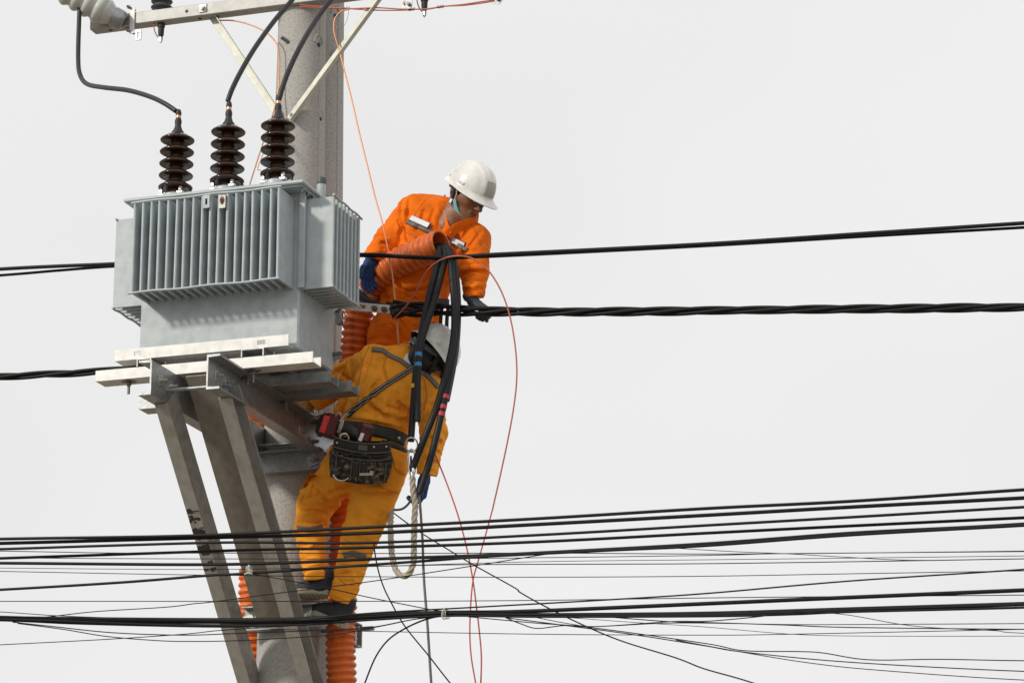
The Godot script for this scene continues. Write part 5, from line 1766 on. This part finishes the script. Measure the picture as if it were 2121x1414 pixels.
func lower_tools(f: Field) -> void:
	# camouflage pouch on the hip: a bellied bag with a band, flap pockets and piping
	var zc := -0.60
	var t := thing("tool_pouch", "dark camouflage tool pouch on the lower worker's hip", "pouch", at(748, 985, zc))
	var c := at(748, 944, zc - 0.02)
	var bx := view_basis(Vector3(0.10, 0.99, 0.08), Vector3(0.0, 0.0, 1.0))
	var xf := Transform3D(bx, c)
	var rows: Array = []
	for i in 13:
		var v := i / 12.0
		var y := lerpf(-0.112, 0.086, v)
		var w := 0.128 + 0.016 * sin(v * PI * 0.9) + (0.010 if v < 0.62 else 0.0)
		var dp := 0.058 + 0.018 * sin(v * PI) + (0.014 if v < 0.62 else 0.0)
		if i == 0:
			w *= 0.82
			dp *= 0.75
		var row := PackedVector3Array()
		for j in 40:
			var a := TAU * j / 40
			var ca := cos(a)
			var sa := sin(a)
			row.append(Vector3(signf(ca) * pow(absf(ca), 0.55) * w, y + 0.018 * (1.0 - absf(ca)) * -1.0, signf(-sa) * pow(absf(sa), 0.65) * dp))
		rows.append(row)
	var mb := MB.new()
	mb.grid(rows, true)
	var bottom := Vector3(0, -0.128, 0)
	for j in 40: mb.tri(bottom, rows[0][j], rows[0][(j + 1) % 40], Vector3.DOWN)
	obj("bag", placed(mb, xf), M.camo, t)
	var fz := func(x: float) -> float: return 0.082 * pow(1.0 - pow(minf(absf(x) / 0.148, 1.0), 3.6), 0.3) + 0.004
	# upper band, lower front pocket, piping lines
	for q in [[0.070, 0.045, "leather", 0.001, 0.135], [0.030, 0.010, "leather", 0.006, 0.140], [-0.048, 0.115, "camo", 0.010, 0.138]]:
		rows = []
		for i in 5:
			var row := PackedVector3Array()
			for j in 25:
				var x: float = lerpf(-q[4], q[4], j / 24.0)
				var edge: float = 0.0 if (i in [0, 4] or j in [0, 24]) else q[3]
				row.append(Vector3(x, q[0] + lerpf(-0.5, 0.5, i / 4.0) * q[1] - 0.018 * (1.0 - pow(absf(x) / 0.15, 2.0)), fz.call(x) * (0.95 if q[0] > 0.05 else 1.06) + edge))
			rows.append(row)
		mb = MB.new()
		mb.grid(rows)
		obj("band" if q[2] == "leather" else "front_pocket", placed(mb, xf), M[q[2]], t)
	for y in [0.092, 0.046, 0.010]:
		var p := PackedVector3Array()
		for j in 25:
			var x := lerpf(-0.142, 0.142, j / 24.0)
			p.append(Vector3(x, y - 0.018 * (1.0 - pow(absf(x) / 0.15, 2.0)), fz.call(x) * 1.04 + 0.008))
		mb = MB.new()
		mb.tube(p, 0.0035, 6)
		obj("piping", placed(mb, xf), M.piping, t)
	for x in [-0.112, -0.036, 0.004, 0.040, 0.075, 0.125]:
		mb = MB.new()
		mb.tube(PackedVector3Array([Vector3(x, -0.010, fz.call(x) + 0.016), Vector3(x * 1.02, -0.060, fz.call(x) + 0.018), Vector3(x, -0.108, fz.call(x) + 0.012)]), 0.0028, 6)
		obj("piping", placed(mb, xf), M.piping, t)
	for q in [[-0.016, -0.055, 0.034, 0.08, "leather"], [0.022, -0.050, 0.030, 0.07, "leather"], [0.058, -0.048, 0.030, 0.07, "camo"]]:
		mb = MB.new()
		mb.box(Vector3(q[0], q[1], fz.call(q[0]) + 0.016), Vector3(q[2], q[3], 0.014), Basis(Vector3.RIGHT, 0.1), 0.005)
		obj("loop_pocket", placed(mb, xf), M[q[4]], t)
	mb = MB.new()
	mb.box(Vector3(0.008, 0.052, fz.call(0.0) + 0.010), Vector3(0.045, 0.028, 0.004), Basis.IDENTITY, 0.001)
	obj("label_tab", placed(mb, xf), M.polymer, t)
	mb = MB.new()
	mb.box(Vector3(0.035, -0.072, fz.call(0.0) + 0.026), Vector3(0.06, 0.013, 0.005), Basis(Vector3(0, 0, 1), 0.12), 0.002)
	mb.box(Vector3(0.062, -0.064, fz.call(0.0) + 0.027), Vector3(0.018, 0.022, 0.006), Basis.IDENTITY, 0.002)
	obj("strap_tab", placed(mb, xf), M.webbing_pale, t)
	for q in [[-0.118, 0.070], [0.060, 0.070], [0.118, 0.076]]:
		mb = MB.new()
		mb.lathe(PackedVector2Array([Vector2(0.006, 0), Vector2(0.005, 0.003), Vector2(0.001, 0.004)]), Transform3D(frame_along(Vector3(0, 0, 1)), Vector3(q[0], q[1] - 0.01, fz.call(q[0]) + 0.004)), 12)
		obj("rivet", placed(mb, xf), M.steel, t)
	mb = MB.new()
	mb.tube(smooth(PackedVector3Array([Vector3(-0.122, -0.092, fz.call(-0.1) + 0.016), Vector3(-0.10, -0.112, fz.call(-0.1) + 0.022), Vector3(-0.07, -0.114, fz.call(-0.07) + 0.022), Vector3(-0.045, -0.098, fz.call(-0.05) + 0.02)])), 0.004, 8)
	obj("wire_hoop", placed(mb, xf), M.steel, t)
	# ring spanner sticking out of the pouch
	t = thing("ring_spanner", "chrome ring spanner sticking out of the camouflage pouch", "spanner", at(716, 912, zc + 0.03))
	var o := at(713, 907, zc + 0.055)
	var sb := view_basis(Vector3(-0.62, 0.72, 0.0), Vector3(0, 0, 1))
	mb = MB.new()
	mb.lathe(PackedVector2Array([Vector2(0.0165, -0.006), Vector2(0.025, -0.006), Vector2(0.027, 0.0), Vector2(0.025, 0.006), Vector2(0.0165, 0.006), Vector2(0.0155, 0.0), Vector2(0.0165, -0.006)]), Transform3D(Basis(sb.x, sb.z, -sb.y), o), 24)
	obj("ring", mb, M.steel, t)
	mb = MB.new()
	mb.box(o - sb.y * 0.075, Vector3(0.015, 0.10, 0.007), sb, 0.002)
	obj("shank", mb, M.steel, t)
	# cordless driver tucked head down in the pouch
	t = thing("cordless_driver", "dark red and black cordless driver hanging on the lower worker's belt", "power tool", at(715, 890, zc + 0.02))
	var d := view_basis(Vector3(0.86, -0.36, 0.0), Vector3(0.0, 0.0, 1.0))
	# battery and foot
	mb = MB.new()
	var bb := view_basis(Vector3(0.30, 0.93, 0.0), Vector3(0.18, 0.05, 0.98))
	mb.box(at(684, 882, zc + 0.045), Vector3(0.095, 0.120, 0.075), bb, 0.022)
	obj("battery", mb, M.drill_red, t)
	mb = MB.new()
	mb.box(at(668, 880, zc + 0.055), Vector3(0.050, 0.118, 0.072), bb, 0.018)
	obj("battery_cap", mb, M.drill_black, t)
	mb = MB.new()
	mb.box(at(672, 878, zc + 0.088) + lens * Vector3(0, 0, 0.012), Vector3(0.030, 0.085, 0.008), bb, 0.003)
	obj("battery_label", mb, M.drill_label, t)
	mb = MB.new()
	var hp := smooth(pts3([700, 878, zc + 0.04, 716, 886, zc + 0.04, 732, 896, zc + 0.04, 745, 904, zc + 0.035]), 6)
	mb.tube(hp, 0.030, 16)
	obj("grip", mb, M.drill_black, t)
	mb = MB.new()
	mb.box(at(757, 897, zc + 0.04), Vector3(0.070, 0.095, 0.062), view_basis(Vector3(0.30, 0.95, 0), Vector3(0, 0, 1)), 0.014)
	obj("motor_housing", mb, M.drill_red, t)
	for k in 5:
		mb = MB.new()
		mb.box(at(752 + k * 4.2, 887 + k * 1.3, zc + 0.075), Vector3(0.005, 0.016, 0.004), view_basis(Vector3(0.30, 0.95, 0), Vector3(0, 0, 1)))
		obj("vent", mb, M.drill_black, t)
	mb = MB.new()
	mb.box(at(748, 905, zc + 0.074), Vector3(0.018, 0.040, 0.006), view_basis(Vector3(0.35, 0.93, 0), Vector3(0, 0, 1)), 0.002)
	obj("name_plate", mb, M.patch, t)
	mb = MB.new()
	for k in 3:
		var ring := PackedVector3Array()
		for j in 17: ring.append(at(702 + k * 2.0, 881 + k * 1.2, zc + 0.04) + (bb.y * cos(TAU * j / 16) + bb.z * sin(TAU * j / 16)) * 0.036)
		mb.tube(ring, 0.0045, 6)
	mb.tube(smooth(pts3([703, 872, zc + 0.07, 712, 862, zc + 0.06, 720, 856, zc + 0.05])), 0.0045, 6)
	obj("cord_wrap", mb, M.rope, t)
	mb = MB.new()
	var cr := PackedVector3Array()
	for j in 21: cr.append(at(701, 865, zc + 0.06) + lens * Vector3(cos(TAU * j / 20) * 0.014, sin(TAU * j / 20) * 0.024, 0.0))
	mb.tube(cr, 0.0032, 6)
	obj("carabiner", mb, M.steel, t)
	# second small spanner lying on the arm
	t = thing("socket_wrench", "small chrome socket wrench lying beside the driver's battery", "spanner", at(650, 855, -0.80))
	mb = MB.new()
	mb.tube(pts3([640, 856, -0.78, 655, 862, -0.76, 664, 858, -0.76]), 0.0075, 8)
	mb.tube(pts3([652, 866, -0.77, 657, 850, -0.77]), 0.013, 10)
	obj("handle", mb, M.steel, t)
	# positioning rope with its snap hook
	t = thing("snap_hook", "steel ring and snap hook hanging from the lower worker's belt", "snap hook", at(852, 930, zc + 0.03))
	mb = MB.new()
	var rg := PackedVector3Array()
	for j in 33: rg.append(at(852, 921, zc + 0.05) + lens * Vector3(cos(TAU * j / 32) * 0.030, sin(TAU * j / 32) * 0.034, sin(TAU * j / 32) * 0.006))
	mb.tube(rg, 0.0042, 8)
	obj("ring", mb, M.steel, t)
	mb = MB.new()
	mb.tube(smooth(pts3([846, 936, zc + 0.05, 845, 950, zc + 0.05, 848, 975, zc + 0.05, 854, 985, zc + 0.05, 859, 975, zc + 0.05, 860, 950, zc + 0.05, 857, 935, zc + 0.05, 851, 931, zc + 0.05, 846, 937, zc + 0.05])), 0.0055, 8)
	obj("hook", mb, M.steel, t)
	mb = MB.new()
	mb.box(at(851, 960, zc + 0.055), Vector3(0.010, 0.075, 0.012), lens, 0.003)
	obj("gate", mb, M.drill_red, t)
	mb = MB.new()
	mb.lathe(PackedVector2Array([Vector2(0.008, -0.018), Vector2(0.012, -0.01), Vector2(0.012, 0.012), Vector2(0.006, 0.018)]), Transform3D(Basis.IDENTITY, at(854, 984, zc + 0.05)), 12)
	obj("swivel", mb, M.steel, t)
	rope("positioning_rope", "beige twisted rope hanging in a loop below the snap hook", pts3([854, 988, zc + 0.05, 856, 1020, zc + 0.05, 860, 1045, zc + 0.05, 858, 1080, zc + 0.05, 857, 1130, zc + 0.04, 856, 1165, zc + 0.03, 846, 1188, zc + 0.02, 833, 1192, zc + 0.0, 820, 1180, zc - 0.02, 812, 1150, zc - 0.06, 809, 1100, zc - 0.14, 810, 1065, zc - 0.22, 812, 1040, zc - 0.28]), 0.0145, M.rope)
	wire("lanyard_cord", "short dark cord curving from the lower worker's thigh to the hanging glove", "cord", pts3([816, 1056, zc - 0.02, 832, 1054, zc, 845, 1044, zc + 0.01, 854, 1028, zc + 0.02, 862, 1010, zc + 0.0]), 5.0, M.grey_cable)

func street_cables() -> void:
	var z := 0.42
	var thick := [
		["topmost thick black cable of the low street bundle", [-300, 1124, 0, 1116, 405, 1109, 760, 1092, 1110, 1074, 1460, 1053, 1760, 1038, 2121, 1014, 2500, 990], 7.0, 0.0],
		["second thick black cable of the low street bundle", [-300, 1132, 0, 1125, 405, 1114, 760, 1104, 1110, 1086, 1460, 1067, 1760, 1050, 2121, 1031, 2500, 1010], 8.0, -0.02],
		["third black cable of the low street bundle, thinner than the two above", [-300, 1146, 0, 1137, 250, 1129, 487, 1123, 760, 1124, 1110, 1108, 1460, 1088, 1760, 1071, 2121, 1050, 2500, 1030], 6.0, 0.02],
		["fourth black cable of the low street bundle", [-300, 1166, 0, 1156, 358, 1144, 540, 1138, 760, 1134, 1110, 1122, 1460, 1104, 1760, 1089, 2121, 1072, 2500, 1055], 6.5, -0.03],
		["black cable joined from below by another near the twisted rope loop", [-300, 1166, 0, 1166, 380, 1169, 573, 1166, 760, 1158, 970, 1151, 1110, 1145, 1460, 1126, 1760, 1104, 2000, 1092, 2121, 1085, 2500, 1062], 7.0, 0.0],
		["slanting black cable tied with pale string to the cable above it", [-300, 1236, 0, 1221, 250, 1206, 426, 1192, 502, 1188, 760, 1170, 900, 1160, 1010, 1152, 1250, 1140, 1460, 1130, 1760, 1108, 2121, 1088, 2500, 1066], 6.0, 0.03],
	]
	for c in thick: wire("street_cable", c[0], "cable", pts2(c[1], z + c[3]), c[2] * 0.97, M.black_cable, "thick cables of the low bundle", 10)
	var bundle := [
		["top cable of the lowest bundle, bound with bright wire", [-300, 1272, 0, 1279, 380, 1283, 610, 1282, 760, 1273, 925, 1268, 1083, 1266, 1460, 1250, 1760, 1237, 2121, 1222, 2500, 1206], 8.5, 0.0],
		["middle cable of the lowest bundle", [-300, 1278, 0, 1283, 170, 1290, 458, 1296, 610, 1291, 760, 1281, 970, 1272, 1110, 1273, 1460, 1270, 1760, 1261, 2121, 1250, 2500, 1236], 8.0, -0.02],
		["thin cable along the underside of the lowest bundle", [-300, 1282, 0, 1282, 380, 1295, 610, 1294, 760, 1284, 930, 1275, 1110, 1277, 1460, 1276, 1640, 1272, 1760, 1267, 2121, 1258, 2500, 1245], 5.0, 0.02],
		["thin cable rising out of the lowest bundle, crossing the pale sky", [-300, 1268, 0, 1276, 380, 1286, 610, 1284, 760, 1270, 990, 1257, 1240, 1243, 1460, 1229, 1760, 1203, 2121, 1179, 2500, 1150], 3.4, 0.03],
		["cable in the heart of the lowest bundle", [-300, 1276, 0, 1280, 200, 1286, 458, 1289, 610, 1287, 760, 1277, 930, 1270, 1040, 1272, 1300, 1274, 1460, 1273, 1640, 1268, 1760, 1263, 2121, 1252, 2500, 1238], 6.0, 0.015],
	]
	for c in bundle: wire("street_cable", c[0], "cable", pts2(c[1], z + c[3]), c[2] * 0.97, M.black_cable, "cables of the lowest bundle", 10)
	var thin := [
		["fine wire level just under the fourth thick cable", [-300, 1138, 0, 1141, 250, 1145, 537, 1145, 760, 1146, 1110, 1145, 1460, 1147, 1760, 1145, 2121, 1141, 2500, 1136], 2.2],
		["fine wire level, lower of a close pair behind the rope loop", [-300, 1153, 0, 1155, 145, 1156, 400, 1157, 760, 1157, 1000, 1156, 1460, 1150, 1640, 1146, 2121, 1142, 2500, 1138], 2.0],
		["faint fine wire passing behind the pale string tie", [-300, 1172, 0, 1176, 380, 1179, 600, 1177, 760, 1173, 1110, 1163, 1460, 1159, 1640, 1157, 2121, 1151, 2500, 1146], 1.6],
		["fine wire sagging across both ankles of the lower worker", [-300, 1178, 0, 1183, 380, 1190, 760, 1194, 1110, 1195, 1460, 1193, 1760, 1188, 2121, 1182, 2500, 1176], 2.0],
		["fine wire through the crossing of the red wires", [600, 1178, 760, 1173, 970, 1169, 1255, 1168, 1460, 1167, 1760, 1163, 2121, 1157, 2500, 1150], 2.4],
		["fine wire level across the lower worker's shoe sole", [-300, 1245, 0, 1245, 380, 1245, 760, 1245, 1110, 1243, 1460, 1238, 1760, 1235, 2121, 1232, 2500, 1228], 2.2],
		["kinked fine wire climbing from the lowest bundle to the cables above", [0, 1284, 50, 1281, 108, 1276, 200, 1266, 344, 1257, 400, 1250, 441, 1246, 600, 1225, 760, 1205, 991, 1170, 1150, 1145, 1260, 1136], 2.4],
		["fine wire dropping into the lowest bundle beside the kinked one", [-300, 1250, 0, 1267, 143, 1276, 380, 1283, 600, 1284, 700, 1282], 2.0],
		["fine wire slanting from the pale string tie down to the wire binding", [516, 1188, 560, 1195, 680, 1218, 760, 1236, 850, 1254, 905, 1264, 960, 1268], 2.4],
		["fine wire bellying below the lowest bundle between struts", [25, 1288, 107, 1297, 233, 1310, 380, 1315, 500, 1311, 640, 1306, 760, 1300, 860, 1282, 940, 1274], 2.6],
		["deepest sagging wire below the lowest bundle", [36, 1291, 130, 1303, 215, 1317, 305, 1325, 380, 1328, 500, 1326, 680, 1315, 760, 1302, 830, 1288], 2.4],
		["thin wire rising to meet the lowest bundle at the strut", [-300, 1350, 0, 1335, 215, 1324, 380, 1313, 458, 1305, 600, 1296], 2.2],
		["fine level wire under the lowest bundle crossing the orange duct", [560, 1303, 760, 1307, 1110, 1313, 1460, 1315, 1640, 1313, 2121, 1303, 2500, 1296], 2.0],
		["wire leaving the bundle, longest of the loose ends on the pale sky", [970, 1277, 1110, 1290, 1222, 1299, 1460, 1332, 1540, 1347, 1655, 1349, 1706, 1352, 1800, 1366, 1945, 1365, 2121, 1368, 2500, 1372], 2.6],
		["loose wire falling steadily below the long wavy one", [1047, 1279, 1110, 1287, 1202, 1299, 1320, 1315, 1460, 1337, 1540, 1350, 1760, 1371, 2121, 1390, 2500, 1400], 2.6],
		["lowest loose wire falling to the picture's corner".replace("picture's corner", "right below its neighbours"), [1400, 1325, 1536, 1350, 1680, 1373, 1825, 1388, 2121, 1408, 2500, 1420], 2.2],
		["short wire looping down and back up into the bundle", [1050, 1280, 1080, 1292, 1113, 1301, 1172, 1295, 1242, 1297, 1390, 1287, 1468, 1286, 1570, 1277, 1604, 1272, 1700, 1268], 2.6],
		["thin wire leaving the bundle to run level above the loose ends", [1103, 1277, 1182, 1292, 1240, 1297, 1400, 1290, 1640, 1293, 1760, 1293, 2121, 1291, 2500, 1288], 2.0],
		["thin wire slowly sinking from the bundle to join its neighbour", [1255, 1277, 1387, 1287, 1470, 1289, 1624, 1294, 1760, 1299, 2121, 1303, 2500, 1306], 2.6],
		["fine wire dropping off the bundle's far end", [1640, 1266, 1747, 1272, 1869, 1293, 1957, 1301, 2066, 1306, 2121, 1311, 2500, 1325], 1.8],
		["faint wire sinking between the bundle and the loose ends", [1182, 1279, 1320, 1289, 1460, 1298, 1640, 1313, 1800, 1317, 2121, 1317, 2500, 1316], 1.5],
		["fine wire bending down from the thick cables to the level pair", [1400, 1135, 1520, 1142, 1640, 1147, 1760, 1154, 1900, 1160, 2121, 1157, 2500, 1152], 1.8],
	]
	var i := 0
	for c in thin:
		wire("thin_wire", c[0], "wire", pts2(c[1], z + 0.05 * sin(i * 2.1)), c[2] * 0.97, M.black_cable, "fine wires among the street cables", 6)
		i += 1
	# upright and slanting strays
	wire("hanging_cable", "grey cable hanging straight down from the glove", "cable", pts3([868, 1018, -0.66, 871, 1060, -0.64, 875, 1120, -0.62, 878, 1200, -0.60, 885, 1290, -0.58, 893, 1414, -0.56, 900, 1500, -0.55]), 5.6, M.grey_cable)
	wire("drop_wire", "black wire slanting from behind the rope loop far down to the street", "wire", pts3([815, 1062, -0.95, 843, 1083, -0.9, 873, 1104, -0.8, 943, 1147, -0.5, 985, 1172, -0.4, 1066, 1217, -0.2, 1078, 1227, -0.2, 1132, 1257, -0.1, 1210, 1295, 0.0, 1290, 1328, 0.1, 1400, 1362, 0.2, 1460, 1385, 0.25, 1560, 1414, 0.3, 1750, 1480, 0.4]), 3.0, M.black_cable, "stray drop wires")
	wire("drop_wire", "black wire curving down from the lower worker's shin", "wire", pts3([774, 1125, -0.7, 777, 1150, -0.68, 783, 1180, -0.66, 793, 1212, -0.6, 808, 1244, -0.5, 838, 1296, -0.4, 888, 1358, -0.3, 932, 1414, -0.2, 980, 1470, -0.1]), 3.0, M.black_cable, "stray drop wires")
	wire("drop_wire", "black wire sagging away from the bundle's wire binding to the street", "wire", pts3([742, 1450, 0.3, 757, 1410, 0.33, 778, 1360, 0.36, 805, 1324, 0.38, 845, 1298, 0.40, 890, 1280, 0.41, 935, 1273, 0.42]), 3.6, M.black_cable, "stray drop wires")
	# string tie and wire bindings
	var t := thing("string_tie", "pale string knotted round the slanting cable at the brace plate", "tie", at(515, 1186, z + 0.05))
	for k in 3:
		var mb := MB.new()
		var p := PackedVector3Array()
		for j in 13: p.append(at(513 + k * 2.5, 1180, z + 0.05) + Vector3(0, cos(TAU * j / 12) * 0.018, sin(TAU * j / 12) * 0.02))
		mb.tube(p, 0.0016, 5)
		obj("turn", mb, M.tie, t)
	var mb := MB.new()
	mb.tube(pts3([506, 1189, z + 0.06, 514, 1186, z + 0.07, 522, 1188, z + 0.06]), 0.003, 5)
	mb.tube(pts3([515, 1170, z + 0.06, 516, 1182, z + 0.07]), 0.0025, 5)
	obj("knot", mb, M.tie, t)
	t = thing("wire_binding", "bright wire hook bound round the lowest bundle", "tie", at(920, 1270, z + 0.04))
	mb = MB.new()
	mb.tube(smooth(pts3([923, 1258, z + 0.05, 917, 1264, z + 0.06, 915, 1274, z + 0.06, 918, 1282, z + 0.05, 924, 1281, z + 0.02])), 0.0020, 6)
	obj("hook", mb, M.tie, t)
	for k in 3:
		mb = MB.new()
		var p := PackedVector3Array()
		for j in 13: p.append(at(921 + k * 3.0, 1272, z + 0.01) + Vector3(0, cos(TAU * j / 12) * 0.020, sin(TAU * j / 12) * 0.030))
		mb.tube(p, 0.0013, 5)
		obj("turn", mb, M.tie, t)
	# L-shaped step iron beside the duct
	mb = MB.new()
	mb.box(at(733, 1320, -1.15), Vector3(0.022, 0.10, 0.02), Basis.IDENTITY, 0.002)
	mb.box(at(733, 1338, -1.15), Vector3(0.05, 0.008, 0.02), Basis.IDENTITY, 0.001)
	mb.box(at(725, 1302, -1.15), Vector3(0.10, 0.02, 0.02), Basis.IDENTITY, 0.002)
	mb.box(Vector3(-0.22, at(725, 1302, -1.15).y, -1.17), Vector3(0.35, 0.02, 0.02), Basis.IDENTITY, 0.002)
	tag(obj("step_iron", mb, M.galv), "dark angle iron sticking out behind the orange duct", "bracket")

func _ready() -> void:
	noise.seed = 7
	noise.frequency = 1.0
	noise.noise_type = FastNoiseLite.TYPE_SIMPLEX_SMOOTH
	noise.fractal_octaves = 1
	daylight()
	materials()
	setting()
	poles()
	transformer()
	platform()
	crossarm()
	aloft()
	hoses()
	upper_worker()
	lower_worker()
	street_cables()
